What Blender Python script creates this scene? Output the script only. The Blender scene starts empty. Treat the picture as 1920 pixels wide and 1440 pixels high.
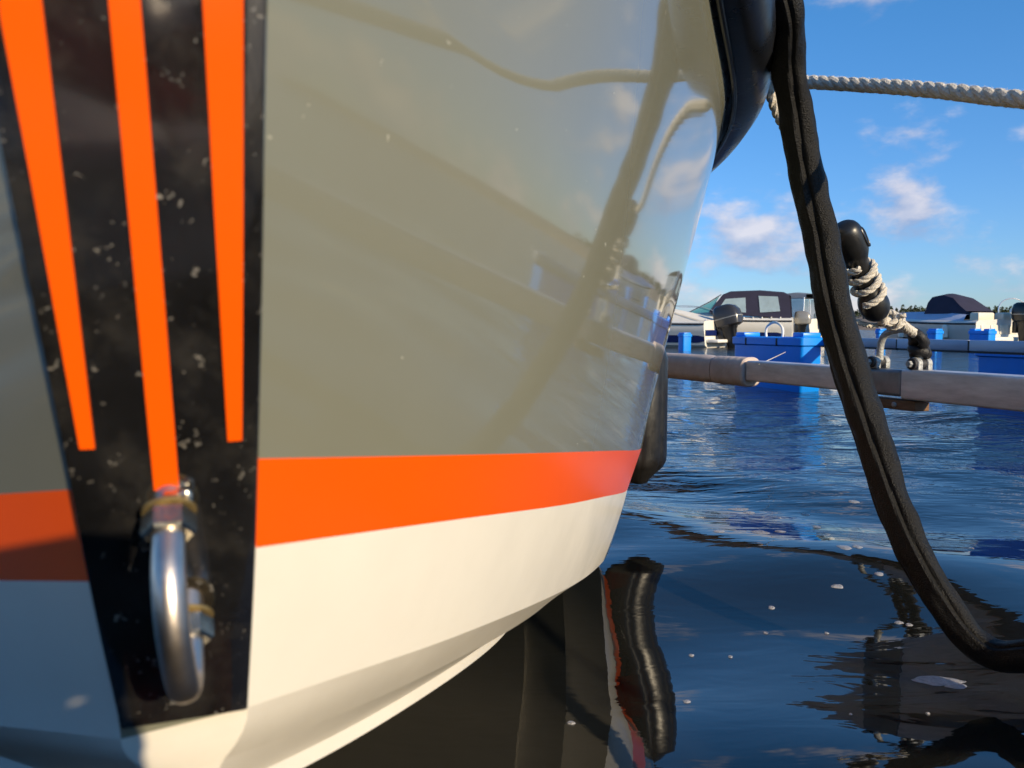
import bpy, bmesh, math, random
import numpy as np
from mathutils import Vector, Matrix, noise as mnoise

R = math.radians
random.seed(7)
rng = np.random.default_rng(11)
sc = bpy.context.scene
COL = sc.collection

# ------------------------------------------------------------------ camera
CAM = np.array([0.0, 0.0, 0.65])
FPX = 1440.0
PITCH = math.atan(104 / FPX)
cam_d = bpy.data.cameras.new('camera')
cam_d.sensor_width = 36.0
cam_d.lens = 27.0
cam_d.clip_start = 0.02
cam_d.clip_end = 6000
cam_d.dof.use_dof = True
cam_d.dof.focus_distance = 2.5
cam_d.dof.aperture_fstop = 9.5
cam = bpy.data.objects.new('camera', cam_d)
COL.objects.link(cam)
cam.location = CAM
cam.rotation_euler = (math.pi / 2 - PITCH, 0, 0)
sc.camera = cam

# ------------------------------------------------------------------ sky and sun
SUN_EL = R(20)
SUN_AZ = R(39)                   # from "behind the camera" towards the right
SUN = np.array([math.sin(SUN_AZ) * math.cos(SUN_EL), -math.cos(SUN_AZ) * math.cos(SUN_EL), math.sin(SUN_EL)])
world = bpy.data.worlds.new('World')
sc.world = world
world.use_nodes = True
world.cycles.sampling_method = 'MANUAL'
world.cycles.sample_map_resolution = 512
nt = world.node_tree
nt.nodes.clear()
N, L = nt.nodes.new, nt.links.new


def wmath(op, a, b=None, c=None, clamp=False):
    n = N('ShaderNodeMath')
    n.operation = op
    n.use_clamp = clamp
    for i, v in enumerate((a, b, c)):
        if v is None:
            continue
        if isinstance(v, (int, float)):
            n.inputs[i].default_value = v
        else:
            L(v, n.inputs[i])
    return n.outputs[0]


w_out = N('ShaderNodeOutputWorld')
w_bg = N('ShaderNodeBackground')
w_bg.inputs['Strength'].default_value = 0.13
sky = N('ShaderNodeTexSky')
sky.sky_type = 'NISHITA'
sky.sun_disc = False
sky.sun_elevation = SUN_EL
sky.sun_rotation = math.atan2(SUN[0], SUN[1])
sky.air_density = 1.0
sky.dust_density = 0.25
sky.ozone_density = 3.0
tint = N('ShaderNodeMix')
tint.data_type = 'RGBA'
tint.blend_type = 'MULTIPLY'
tint.inputs[0].default_value = 1.0
L(sky.outputs[0], tint.inputs[6])
tc = N('ShaderNodeTexCoord')
sep = N('ShaderNodeSeparateXYZ')
L(tc.outputs['Generated'], sep.inputs[0])
# clear northern air: deeper blue with height
hz = N('ShaderNodeMapRange')
hz.inputs[1].default_value = 0.0
hz.inputs[2].default_value = 0.45
L(sep.outputs[2], hz.inputs[0])
tcol = N('ShaderNodeMix')
tcol.data_type = 'RGBA'
L(hz.outputs[0], tcol.inputs[0])
tcol.inputs[6].default_value = (0.52, 0.66, 0.97, 1)
tcol.inputs[7].default_value = (0.36, 0.87, 1.18, 1)
L(tcol.outputs[2], tint.inputs[7])
# small cumulus, thicker towards the horizon, lit tops and greyer undersides


def cloud_noise(dz):
    cb = N('ShaderNodeCombineXYZ')
    L(wmath('MULTIPLY', sep.outputs[0], 7.0), cb.inputs[0])
    L(wmath('MULTIPLY', sep.outputs[1], 7.0), cb.inputs[1])
    L(wmath('MULTIPLY_ADD', sep.outputs[2], 13.0, dz), cb.inputs[2])
    mp_ = N('ShaderNodeMapping')
    mp_.inputs['Location'].default_value = CLOUD_SEED
    L(cb.outputs[0], mp_.inputs[0])
    n_ = N('ShaderNodeTexNoise')
    n_.inputs['Scale'].default_value = 1.0
    n_.inputs['Detail'].default_value = 6
    n_.inputs['Roughness'].default_value = 0.54
    L(mp_.outputs[0], n_.inputs['Vector'])
    return n_.outputs[0]


CLOUD_SEED = (16.995, 7.879, 9.594)
c0, c1 = cloud_noise(0.0), cloud_noise(0.28)
cover = wmath('MULTIPLY', wmath('SMOOTH_MAX', wmath('SUBTRACT', 0.34, sep.outputs[2]), 0.0, 0.1), 0.50)
dens = wmath('ADD', c0, cover)
ramp = N('ShaderNodeMapRange')
ramp.interpolation_type = 'SMOOTHSTEP'
ramp.inputs[1].default_value = 0.58
ramp.inputs[2].default_value = 0.74
L(dens, ramp.inputs[0])
lit = wmath('MULTIPLY_ADD', wmath('SUBTRACT', c0, c1), 4.5, 0.42, clamp=True)
ccol = N('ShaderNodeMix')
ccol.data_type = 'RGBA'
L(lit, ccol.inputs[0])
ccol.inputs[6].default_value = (2.2, 2.55, 3.7, 1)
ccol.inputs[7].default_value = (5.4, 4.9, 4.9, 1)
cl = N('ShaderNodeMix')
cl.data_type = 'RGBA'
L(wmath('MULTIPLY', ramp.outputs[0], 0.74), cl.inputs[0])
L(tint.outputs[2], cl.inputs[6])
L(ccol.outputs[2], cl.inputs[7])
L(cl.outputs[2], w_bg.inputs[0])
L(w_bg.outputs[0], w_out.inputs[0])

sun_d = bpy.data.lights.new('sun', 'SUN')
sun_d.energy = 4.5
sun_d.angle = R(0.6)
sun_d.color = (1.0, 0.81, 0.54)
sun = bpy.data.objects.new('sun', sun_d)
COL.objects.link(sun)
sun.rotation_euler = Vector(SUN).to_track_quat('Z', 'Y').to_euler()

cy = sc.cycles
cy.max_bounces = 6
cy.use_adaptive_sampling = True
cy.adaptive_threshold = 0.02
cy.diffuse_bounces = 2
cy.glossy_bounces = 4
cy.transmission_bounces = 4
cy.transparent_max_bounces = 8
cy.caustics_reflective = False
cy.caustics_refractive = False

vs = sc.view_settings
vs.view_transform = 'Standard'
vs.look = 'None'
vs.exposure = 0.36
vs.gamma = 1.0
vs.use_curve_mapping = False

# ------------------------------------------------------------------ measuring helpers
_fw = np.array([0, math.cos(PITCH), -math.sin(PITCH)])
_up = np.array([0, math.sin(PITCH), math.cos(PITCH)])
_rt = np.array([1.0, 0, 0])


def ray(px, py):
    return _fw + (px - 960) / FPX * _rt + (720 - py) / FPX * _up


def at(px, py, Y):
    d = ray(px, py)
    return CAM + d * (Y / d[1])


def srgb(r, g, b):
    def f(c):
        c /= 255.0
        return c / 12.92 if c <= 0.04045 else ((c + 0.055) / 1.055) ** 2.4
    return (f(r), f(g), f(b), 1)


# ------------------------------------------------------------------ materials
MATS = {}


def mat(name, color, rough=0.5, metal=0.0, spec=0.5, coat=0.0, var=0.0, vscale=8.0, bump=0.0, bscale=40.0,
        ior=1.5, coat_rough=0.03, trans=0.0, alpha=1.0, sheen=0.0, stretch=(1, 1, 1), rvar=0.0):
    if name in MATS:
        return MATS[name]
    m = bpy.data.materials.new(name)
    m.use_nodes = True
    t = m.node_tree
    b = t.nodes['Principled BSDF']
    c = color if len(color) == 4 else (*color, 1)
    b.inputs['Base Color'].default_value = c
    b.inputs['Roughness'].default_value = rough
    b.inputs['Metallic'].default_value = metal
    b.inputs['Specular IOR Level'].default_value = spec
    b.inputs['IOR'].default_value = ior
    b.inputs['Coat Weight'].default_value = coat
    b.inputs['Coat Roughness'].default_value = coat_rough
    b.inputs['Transmission Weight'].default_value = trans
    b.inputs['Alpha'].default_value = alpha
    b.inputs['Sheen Weight'].default_value = sheen
    tcn = t.nodes.new('ShaderNodeTexCoord')
    mpn = t.nodes.new('ShaderNodeMapping')
    mpn.inputs['Scale'].default_value = stretch
    t.links.new(tcn.outputs['Object'], mpn.inputs[0])
    if var > 0 or rvar > 0:
        nz = t.nodes.new('ShaderNodeTexNoise')
        nz.inputs['Scale'].default_value = vscale
        nz.inputs['Detail'].default_value = 6
        nz.inputs['Roughness'].default_value = 0.6
        t.links.new(mpn.outputs[0], nz.inputs['Vector'])
        if var > 0:
            mr = t.nodes.new('ShaderNodeMapRange')
            mr.inputs[1].default_value = 0.3
            mr.inputs[2].default_value = 0.7
            mr.inputs[3].default_value = 1 - var
            mr.inputs[4].default_value = 1 + var
            t.links.new(nz.outputs[0], mr.inputs[0])
            mx = t.nodes.new('ShaderNodeMix')
            mx.data_type = 'RGBA'
            mx.blend_type = 'MULTIPLY'
            mx.inputs[0].default_value = 1
            mx.inputs[6].default_value = c
            t.links.new(mr.outputs[0], mx.inputs[7])
            t.links.new(mx.outputs[2], b.inputs['Base Color'])
        if rvar > 0:
            mr2 = t.nodes.new('ShaderNodeMapRange')
            mr2.inputs[1].default_value = 0.3
            mr2.inputs[2].default_value = 0.7
            mr2.inputs[3].default_value = max(0.0, rough - rvar)
            mr2.inputs[4].default_value = rough + rvar
            t.links.new(nz.outputs[0], mr2.inputs[0])
            t.links.new(mr2.outputs[0], b.inputs['Roughness'])
    if bump > 0:
        nb = t.nodes.new('ShaderNodeTexNoise')
        nb.inputs['Scale'].default_value = bscale
        nb.inputs['Detail'].default_value = 5
        t.links.new(mpn.outputs[0], nb.inputs['Vector'])
        bp = t.nodes.new('ShaderNodeBump')
        bp.inputs['Strength'].default_value = bump
        bp.inputs['Distance'].default_value = 0.01
        t.links.new(nb.outputs[0], bp.inputs['Height'])
        t.links.new(bp.outputs[0], b.inputs['Normal'])
    MATS[name] = m
    return m


def speckle(m, scale, lo, hi, col, rough=0.7, patch_scale=3.0):
    """dried salt and dirt spots: small voronoi dots in patches over a base material"""
    t = m.node_tree
    b = t.nodes['Principled BSDF']
    tcn = t.nodes.new('ShaderNodeTexCoord')
    vo = t.nodes.new('ShaderNodeTexVoronoi')
    vo.inputs['Scale'].default_value = scale
    nz = t.nodes.new('ShaderNodeTexNoise')
    nz.inputs['Scale'].default_value = scale * 1.4
    nz.inputs['Detail'].default_value = 3
    t.links.new(tcn.outputs['Object'], nz.inputs['Vector'])
    ad = t.nodes.new('ShaderNodeMix')
    ad.data_type = 'RGBA'
    ad.blend_type = 'LINEAR_LIGHT'
    ad.inputs[0].default_value = 0.012
    t.links.new(tcn.outputs['Object'], ad.inputs[6])
    t.links.new(nz.outputs[1], ad.inputs[7])
    t.links.new(ad.outputs[2], vo.inputs['Vector'])
    # dot radius differs from cell to cell
    rad = t.nodes.new('ShaderNodeSeparateColor')
    t.links.new(vo.outputs['Color'], rad.inputs[0])
    pw = t.nodes.new('ShaderNodeMath')
    pw.operation = 'POWER'
    t.links.new(rad.outputs[0], pw.inputs[0])
    pw.inputs[1].default_value = 6.0
    mu = t.nodes.new('ShaderNodeMath')
    mu.operation = 'MULTIPLY'
    t.links.new(pw.outputs[0], mu.inputs[0])
    mu.inputs[1].default_value = hi
    sb = t.nodes.new('ShaderNodeMath')
    sb.operation = 'SUBTRACT'
    t.links.new(mu.outputs[0], sb.inputs[0])
    t.links.new(vo.outputs['Distance'], sb.inputs[1])
    mr = t.nodes.new('ShaderNodeMapRange')
    mr.inputs[1].default_value = 0.0
    mr.inputs[2].default_value = lo
    t.links.new(sb.outputs[0], mr.inputs[0])
    # soft smears
    n2 = t.nodes.new('ShaderNodeTexNoise')
    n2.inputs['Scale'].default_value = patch_scale
    n2.inputs['Detail'].default_value = 8
    n2.inputs['Roughness'].default_value = 0.68
    t.links.new(tcn.outputs['Object'], n2.inputs['Vector'])
    m2 = t.nodes.new('ShaderNodeMapRange')
    m2.inputs[1].default_value = 0.47
    m2.inputs[2].default_value = 0.80
    m2.inputs[3].default_value = 0.0
    m2.inputs[4].default_value = 0.22
    t.links.new(n2.outputs[0], m2.inputs[0])
    mxv = t.nodes.new('ShaderNodeMath')
    mxv.operation = 'MAXIMUM'
    t.links.new(mr.outputs[0], mxv.inputs[0])
    t.links.new(m2.outputs[0], mxv.inputs[1])
    src = b.inputs['Base Color'].links[0].from_socket if b.inputs['Base Color'].links else None
    mx = t.nodes.new('ShaderNodeMix')
    mx.data_type = 'RGBA'
    t.links.new(mxv.outputs[0], mx.inputs[0])
    if src:
        t.links.new(src, mx.inputs[6])
    else:
        mx.inputs[6].default_value = b.inputs['Base Color'].default_value
    mx.inputs[7].default_value = (*col, 1)
    t.links.new(mx.outputs[2], b.inputs['Base Color'])
    rr = t.nodes.new('ShaderNodeMapRange')
    rr.inputs[3].default_value = b.inputs['Roughness'].default_value
    rr.inputs[4].default_value = rough
    t.links.new(mxv.outputs[0], rr.inputs[0])
    t.links.new(rr.outputs[0], b.inputs['Roughness'])
    return m


M_grey = mat('grey_gelcoat', (0.196, 0.199, 0.154), 0.055, coat=0.15, coat_rough=0.02, var=0.03, vscale=3, spec=0.5, bump=0.002, bscale=9, rvar=0.02)
speckle(M_grey, 70, 0.05, 0.125, (0.42, 0.41, 0.33), 0.5, 2.0)
for n_ in M_grey.node_tree.nodes:
    if n_.type == 'MAP_RANGE' and abs(n_.inputs[4].default_value - 0.22) < 1e-3:
        n_.inputs[4].default_value = 0.05
M_orange = mat('orange_paint', (0.93, 0.105, 0.002), 0.22, var=0.03, vscale=4, bump=0.01, bscale=30)
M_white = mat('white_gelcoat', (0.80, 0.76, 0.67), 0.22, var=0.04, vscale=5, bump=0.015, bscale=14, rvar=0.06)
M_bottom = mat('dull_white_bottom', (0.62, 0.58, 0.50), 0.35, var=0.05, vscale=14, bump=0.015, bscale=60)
M_panel = mat('black_plastic_panel', (0.010, 0.010, 0.011), 0.09, var=0.3, vscale=30, coat=1.0, coat_rough=0.05, ior=2.3)
speckle(M_panel, 170, 0.22, 0.48, (0.17, 0.155, 0.13), 0.75, 22.0)
M_rail = mat('black_rubber_rail', (0.010, 0.011, 0.014), 0.30, var=0.2, vscale=12, bump=0.03, bscale=50, rvar=0.08)
M_steel = mat('stainless_steel', (0.66, 0.57, 0.49), 0.36, 1.0, var=0.12, vscale=90, bump=0.02, bscale=160)
M_nut = mat('yellowed_steel_nut', (0.66, 0.62, 0.52), 0.26, 1.0, var=0.2, vscale=120, bump=0.05, bscale=220)
M_brass = mat('rust_stained_washer', (0.42, 0.30, 0.12), 0.45, 0.8, var=0.3, vscale=150)
M_rope = mat('white_rope_fibre', (0.74, 0.68, 0.58), 0.9, var=0.22, vscale=160, bump=0.7, bscale=420, spec=0.2, sheen=0.3)
M_hose = mat('black_woven_sleeve', (0.0042, 0.0039, 0.0036), 0.55, var=0.6, vscale=26, bump=0.45, bscale=330, spec=0.25, rvar=0.12)
M_rubber = mat('black_moulded_rubber', (0.012, 0.012, 0.012), 0.36, var=0.2, vscale=40, bump=0.02, bscale=120)
M_tape = mat('black_tape_wrap', (0.013, 0.012, 0.012), 0.55, var=0.3, vscale=60, bump=0.4, bscale=150)
M_alu = mat('weathered_aluminium', (0.66, 0.64, 0.65), 0.48, 0.35, var=0.20, vscale=9, stretch=(2, 0.6, 4), bump=0.08, bscale=40)
M_alu_d = mat('dark_dull_aluminium', (0.24, 0.245, 0.26), 0.42, 0.4, var=0.25, vscale=14, bump=0.06, bscale=60)
M_sleeve = mat('faded_pink_foam_sleeve', (0.56, 0.46, 0.41), 0.75, var=0.14, vscale=10, bump=0.25, bscale=60)
M_galv = mat('galvanised_steel', (0.36, 0.37, 0.37), 0.55, 0.35, var=0.18, vscale=70, bump=0.35, bscale=140)
M_wood = mat('brown_tarred_wood', (0.16, 0.085, 0.045), 0.7, var=0.3, vscale=24, stretch=(1, 1, 6), bump=0.3, bscale=60)
M_blue = mat('blue_polyethylene', (0.0, 0.25, 0.86), 0.38, var=0.06, vscale=5, bump=0.03, bscale=20)
M_fbeam = mat('sky_shaded_aluminium', (0.30, 0.34, 0.44), 0.42, 0.3, var=0.08, vscale=5)  # blue-grey of the sky-lit shade is put into the metal colour
M_dark = mat('dark_rubber_gap', (0.02, 0.02, 0.024), 0.6)
M_bwhite = mat('far_white_gelcoat', (0.78, 0.75, 0.68), 0.30, var=0.04, vscale=2)
M_cover = mat('pale_canvas_cover', (0.74, 0.69, 0.60), 0.85, var=0.07, vscale=3, bump=0.3, bscale=4)
M_gcover = mat('shade_blue_canvas_cover', (0.40, 0.46, 0.60), 0.80, var=0.07, vscale=3, bump=0.3, bscale=4)  # canvas colour carries the bluish shade lying on the deck cover
M_navy = mat('navy_canvas', (0.022, 0.020, 0.045), 0.85, var=0.15, vscale=3, bump=0.25, bscale=6)
M_navypaint = mat('navy_paint', (0.008, 0.016, 0.09), 0.2)
M_win = mat('clear_vinyl_pane', (0.55, 0.70, 0.74), 0.08, alpha=0.42, var=0.1, vscale=4)
M_teal = mat('teal_windscreen_glass', (0.10, 0.32, 0.36), 0.05, alpha=0.75)
M_engine = mat('charcoal_engine_cowl', (0.035, 0.034, 0.038), 0.22, var=0.1, vscale=4)
M_silver = mat('silver_engine_cowl', (0.28, 0.27, 0.25), 0.3, 0.3)
M_black = mat('black_engine_paint', (0.008, 0.008, 0.009), 0.3)
M_foam = mat('foam_bubbles', (0.62, 0.62, 0.66), 0.6, alpha=0.5, var=0.3, vscale=120, bump=0.5, bscale=300)
M_plank = mat('grey_brown_dock_plank', (0.36, 0.31, 0.25), 0.8, var=0.25, vscale=18, stretch=(6, 1, 1), bump=0.35, bscale=40)
M_chrome = mat('rail_tube', (0.75, 0.74, 0.72), 0.25, 0.7)
M_letter = mat('black_lettering', (0.02, 0.02, 0.03), 0.5)

# ------------------------------------------------------------------ mesh helpers


class MB:
    """collects shapes and links them as one mesh object"""

    def __init__(s):
        s.v, s.f = [], []

    def add(s, v, f):
        o = len(s.v)
        s.v += [tuple(map(float, p)) for p in v]
        s.f += [tuple(i + o for i in q) for q in f]
        return s

    def build(s, name, m, parent=None, smooth=True, local=False):
        me = bpy.data.meshes.new(name)
        V = np.array(s.v, float)
        if parent is not None and not local:
            r = parent
            while r.parent is not None:
                r = r.parent
            V = V - np.array(r.location)
        me.from_pydata(V.tolist(), [], s.f)
        me.materials.append(m)
        bm = bmesh.new()
        bm.from_mesh(me)
        bmesh.ops.recalc_face_normals(bm, faces=bm.faces)
        bm.to_mesh(me)
        bm.free()
        if smooth:
            me.polygons.foreach_set('use_smooth', [True] * len(me.polygons))
            me.set_sharp_from_angle(angle=R(38))
        o = bpy.data.objects.new(name, me)
        COL.objects.link(o)
        if parent is not None:
            o.parent = parent
        return o


def tag(o, label=None, cat=None, group=None, kind=None):
    if label:
        o['label'] = label
    if cat:
        o['category'] = cat
    if group:
        o['group'] = group
    if kind:
        o['kind'] = kind
    return o


def empty(name, loc=(0, 0, 0), rz=0.0):
    o = bpy.data.objects.new(name, None)
    o.empty_display_size = 0.05
    COL.objects.link(o)
    o.location = tuple(map(float, loc))
    o.rotation_euler = (0, 0, rz)
    return o


def copy_tree(o, parent=None):
    c = o.copy()
    COL.objects.link(c)
    c.parent = parent
    for ch in list(o.children):
        copy_tree(ch, c)
    return c


def grid(P, close_v=False):
    """faces over an array of points (n, m, 3)"""
    n, m = P.shape[:2]
    F = []
    for i in range(n - 1):
        for j in range(m - 1 if not close_v else m):
            a = i * m + j
            b = i * m + (j + 1) % m
            F.append((a, b, b + m, a + m))
    return P.reshape(-1, 3), F


def frames(path):
    P = np.array(path, float)
    T = np.gradient(P, axis=0)
    T /= np.linalg.norm(T, axis=1)[:, None] + 1e-12
    ref = np.array([0, 0, 1.0]) if abs(T[0][2]) < 0.9 else np.array([1.0, 0, 0])
    u = np.cross(T[0], ref)
    u /= np.linalg.norm(u)
    U = []
    for t in T:
        u = u - t * np.dot(u, t)
        u /= np.linalg.norm(u)
        U.append(u.copy())
    U = np.array(U)
    return P, T, U, np.cross(T, U)


def tube(path, r, seg=12, cap=True, shape=None):
    P, T, U, W = frames(path)
    r = np.broadcast_to(np.array(r, float), (len(P),))
    a = np.linspace(0, 2 * math.pi, seg, endpoint=False)
    ca, sa = np.cos(a), np.sin(a)
    if shape is not None:
        ca, sa = ca * shape[0], sa * shape[1]
    G = P[:, None] + r[:, None, None] * (ca[None, :, None] * U[:, None] + sa[None, :, None] * W[:, None])
    v, f = grid(G, True)
    v = list(v)
    if cap:
        n = len(P)
        f = f + [tuple(range(seg))[::-1], tuple((n - 1) * seg + i for i in range(seg))]
    return v, f


def lathe(p0, axis, prof, seg=24, ref=None):
    """prof: list of (distance along axis, radius)"""
    p0, axis = np.array(p0, float), np.array(axis, float)
    axis = axis / np.linalg.norm(axis)
    path = [p0 + axis * d for d, _ in prof]
    ref = np.array([0, 0, 1.0]) if abs(axis[2]) < 0.9 else np.array([1.0, 0, 0])
    u = np.cross(axis, ref)
    u /= np.linalg.norm(u)
    w = np.cross(axis, u)
    a = np.linspace(0, 2 * math.pi, seg, endpoint=False)
    G = np.array([[p + r * (math.cos(t) * u + math.sin(t) * w) for t in a] for p, (_, r) in zip(path, prof)])
    v, f = grid(G, True)
    n = len(prof)
    f = f + [tuple(range(seg))[::-1], tuple((n - 1) * seg + i for i in range(seg))]
    return list(v), f


def bbox(c, size, ax=None, bev=0.0, seg=2):
    """bevelled box; ax = three unit axes"""
    bm = bmesh.new()
    bmesh.ops.create_cube(bm, size=1)
    for v in bm.verts:
        v.co = Vector((v.co.x * size[0], v.co.y * size[1], v.co.z * size[2]))
    if bev > 0:
        bmesh.ops.bevel(bm, geom=list(bm.edges), offset=bev, segments=seg, affect='EDGES', profile=0.5)
    A = np.eye(3) if ax is None else np.array(ax, float)
    V = [np.array(c) + np.array(v.co) @ A for v in bm.verts]
    bm.verts.index_update()
    F = [tuple(v.index for v in f.verts) for f in bm.faces]
    bm.free()
    return V, F


def prism(poly, d0, d1, ax):
    """polygon (list of 2d) extruded; ax = (origin, e1, e2, e3)"""
    o, e1, e2, e3 = [np.array(a, float) for a in ax]
    n = len(poly)
    V = [o + e1 * p[0] + e2 * p[1] + e3 * d0 for p in poly] + [o + e1 * p[0] + e2 * p[1] + e3 * d1 for p in poly]
    F = [tuple(range(n))[::-1], tuple(range(n, 2 * n))] + [(i, (i + 1) % n, n + (i + 1) % n, n + i) for i in range(n)]
    return V, F


def nspline(x, y):
    """natural cubic spline through (x, y[k]) -> function"""
    x, y = np.array(x, float), np.array(y, float)
    n = len(x)
    h = np.diff(x)
    A = np.eye(n)
    rhs = np.zeros((n,) + y.shape[1:])
    for i in range(1, n - 1):
        A[i, i - 1], A[i, i], A[i, i + 1] = h[i - 1], 2 * (h[i - 1] + h[i]), h[i]
        rhs[i] = 6 * ((y[i + 1] - y[i]) / h[i] - (y[i] - y[i - 1]) / h[i - 1])
    m = np.linalg.solve(A, rhs.reshape(n, -1)).reshape(y.shape)

    def f(t):
        t = np.atleast_1d(np.array(t, float))
        i = np.clip(np.searchsorted(x, t) - 1, 0, n - 2)
        sh = (len(t),) + (1,) * (y.ndim - 1)
        a, b, hh = (x[i + 1] - t).reshape(sh), (t - x[i]).reshape(sh), h[i].reshape(sh)
        return (m[i] * a ** 3 + m[i + 1] * b ** 3) / (6 * hh) + (y[i] / hh - m[i] * hh / 6) * a + (y[i + 1] / hh - m[i + 1] * hh / 6) * b
    return f


def smooth_path(pts, n=60):
    P = np.array(pts, float)
    d = np.r_[0, np.cumsum(np.linalg.norm(np.diff(P[:, :3], axis=0), axis=1))]
    return nspline(d, P)(np.linspace(0, d[-1], n))


def rope_strands(path, r, pitch, seg=7, n_strand=3, fuzz=0.0):
    """three-strand twisted rope along a dense path"""
    P, T, U, W = frames(path)
    d = np.r_[0, np.cumsum(np.linalg.norm(np.diff(P, axis=0), axis=1))]
    mb = MB()
    for k in range(n_strand):
        a = 2 * math.pi * (d / pitch + k / n_strand)
        C = P + 0.50 * r * (np.cos(a)[:, None] * U + np.sin(a)[:, None] * W)
        if fuzz:
            C = C + rng.normal(0, fuzz, C.shape)
        mb.add(*tube(C, r * 0.60, seg))
    return mb


def densify(pts, step):
    P = np.array(pts, float)
    d = np.r_[0, np.cumsum(np.linalg.norm(np.diff(P, axis=0), axis=1))]
    n = max(4, int(d[-1] / step))
    return nspline(d, P)(np.linspace(0, d[-1], n))


# ------------------------------------------------------------------ water
def wave(x, y):
    """smooth ripples of a sheltered harbour, metres"""
    h = np.zeros_like(x)
    for lam, amp, ang, ph in WAVES:
        k = 2 * math.pi / lam
        h += amp * np.sin(k * (x * math.cos(ang) + y * math.sin(ang)) + ph)
    return h


WAVES = []
for i in range(26):
    lam = 0.34 * (1.17 ** i) * random.uniform(0.9, 1.1) if i < 12 else random.uniform(0.28, 1.6)
    ang = math.pi / 2 + random.gauss(0, 0.85)
    WAVES.append((lam, 0.0037 * lam ** 1.1 if lam > 0.5 else 0.0008 * lam, ang, random.uniform(0, 6.28)))

rings = np.r_[0.0, np.geomspace(0.03, 9, 420), np.geomspace(9.4, 4000, 70)]
nang = 720
th = np.linspace(0, 2 * math.pi, nang, endpoint=False)
wc = np.array([0.45, 0.6])
WX = wc[0] + rings[:, None] * np.cos(th)[None]
WY = wc[1] + rings[:, None] * np.sin(th)[None]
fade = np.clip(1.0 - (rings - 6.5) / 2.5, 0, 1)[:, None]
WZ = wave(WX, WY) * fade
WP = np.stack([WX, WY, WZ], -1)
wv, wf = grid(WP[1:], True)
nw = len(wv)
me = bpy.data.meshes.new('water')
me.from_pydata(np.vstack([wv, [[wc[0], wc[1], 0]]]).tolist(), [], wf + [(nw, (i + 1) % nang, i) for i in range(nang)])
me.polygons.foreach_set('use_smooth', [True] * len(me.polygons))
M_water = bpy.data.materials.new('harbour_water')
M_water.use_nodes = True
t = M_water.node_tree
b = t.nodes['Principled BSDF']
b.inputs['Base Color'].default_value = (0.0085, 0.0088, 0.0075, 1)
b.inputs['Roughness'].default_value = 0.02
b.inputs['IOR'].default_value = 1.62
g = t.nodes.new('ShaderNodeNewGeometry')
sp = t.nodes.new('ShaderNodeSeparateXYZ')
t.links.new(g.outputs['Position'], sp.inputs[0])
far = t.nodes.new('ShaderNodeMapRange')          # wind-ruffled beyond the lee of the dock
far.interpolation_type = 'SMOOTHSTEP'
far.inputs[1].default_value = 1.9
far.inputs[2].default_value = 5.2
far.inputs[3].default_value = 0.045
far.inputs[4].default_value = 1.0
t.links.new(sp.outputs[1], far.inputs[0])
prev = None
for scl, st, dist in ((2.6, (0.55, 1.5, 1), 0.055), (8.0, (0.6, 1.6, 1), 0.022), (0.45, (0.7, 1.2, 1), 0.16)):
    mpn = t.nodes.new('ShaderNodeMapping')
    mpn.inputs['Scale'].default_value = st
    t.links.new(g.outputs['Position'], mpn.inputs[0])
    nz = t.nodes.new('ShaderNodeTexNoise')
    nz.inputs['Scale'].default_value = scl
    nz.inputs['Detail'].default_value = 3.0
    nz.inputs['Distortion'].default_value = 0.5
    t.links.new(mpn.outputs[0], nz.inputs['Vector'])
    bp = t.nodes.new('ShaderNodeBump')
    bp.inputs['Distance'].default_value = dist
    t.links.new(far.outputs[0], bp.inputs['Strength'])
    t.links.new(nz.outputs[0], bp.inputs['Height'])
    if prev:
        t.links.new(prev.outputs[0], bp.inputs['Normal'])
    prev = bp
t.links.new(prev.outputs[0], b.inputs['Normal'])
me.materials.append(M_water)
water = bpy.data.objects.new('water', me)
COL.objects.link(water)
tag(water, 'dark blue rippled harbour water', 'water', kind='structure')

# ------------------------------------------------------------------ the boat in the foreground
YAW = R(18)
RAKE = R(16)
BO = at(345, 1342, 0.412)                       # foot of the stem
AFT = np.array([-math.sin(YAW), math.cos(YAW), 0])
PORT = np.array([math.cos(YAW), math.sin(YAW), 0])
UPV = np.array([0, 0, 1.0])
PN = -AFT * math.cos(RAKE) - UPV * math.sin(RAKE)       # stem panel faces forward and down
PT = -AFT * math.sin(RAKE) + UPV * math.cos(RAKE)       # up along the panel


def to_boat(p):
    d = np.array(p) - np.array([BO[0], BO[1], 0])
    return np.array([d @ AFT, d @ PORT, d[2]])


def from_boat(q):
    q = np.asarray(q, float)
    return np.array([BO[0], BO[1], 0]) + q[..., 0:1] * AFT + q[..., 1:2] * PORT + q[..., 2:3] * UPV


def on_panel(px, py, off=0.0):
    d = ray(px, py)
    o = BO + PN * off
    return CAM + d * ((o - CAM) @ PN / (d @ PN))


BOAT_L = 9.0


def measured_line(pix, y0, a, b_, tail):
    """hull line seen in the picture, laid on a smooth plan curve x = x0 + a t - b t^2, then on to the stern"""
    p0 = on_panel(*pix[0], -0.003)
    pts = [p0]
    for px, py in pix[1:]:
        k = (px - 960) / FPX
        # perspective x/y ratio for this pixel
        d = ray(px, py)
        k = d[0] / d[1]
        ts = np.linspace(0.01, 2.2, 4000)
        e = p0[0] + a * ts - b_ * ts * ts - k * (p0[1] + ts)
        i = np.argmax(e > 0) if (e > 0).any() else np.argmax(e)
        pts.append(at(px, py, p0[1] + ts[i]))
    q = [to_boat(p) for p in pts] + [np.array(t_, float) * np.array([1, 1.10, 1]) for t_ in tail]
    return np.array(q)


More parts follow.
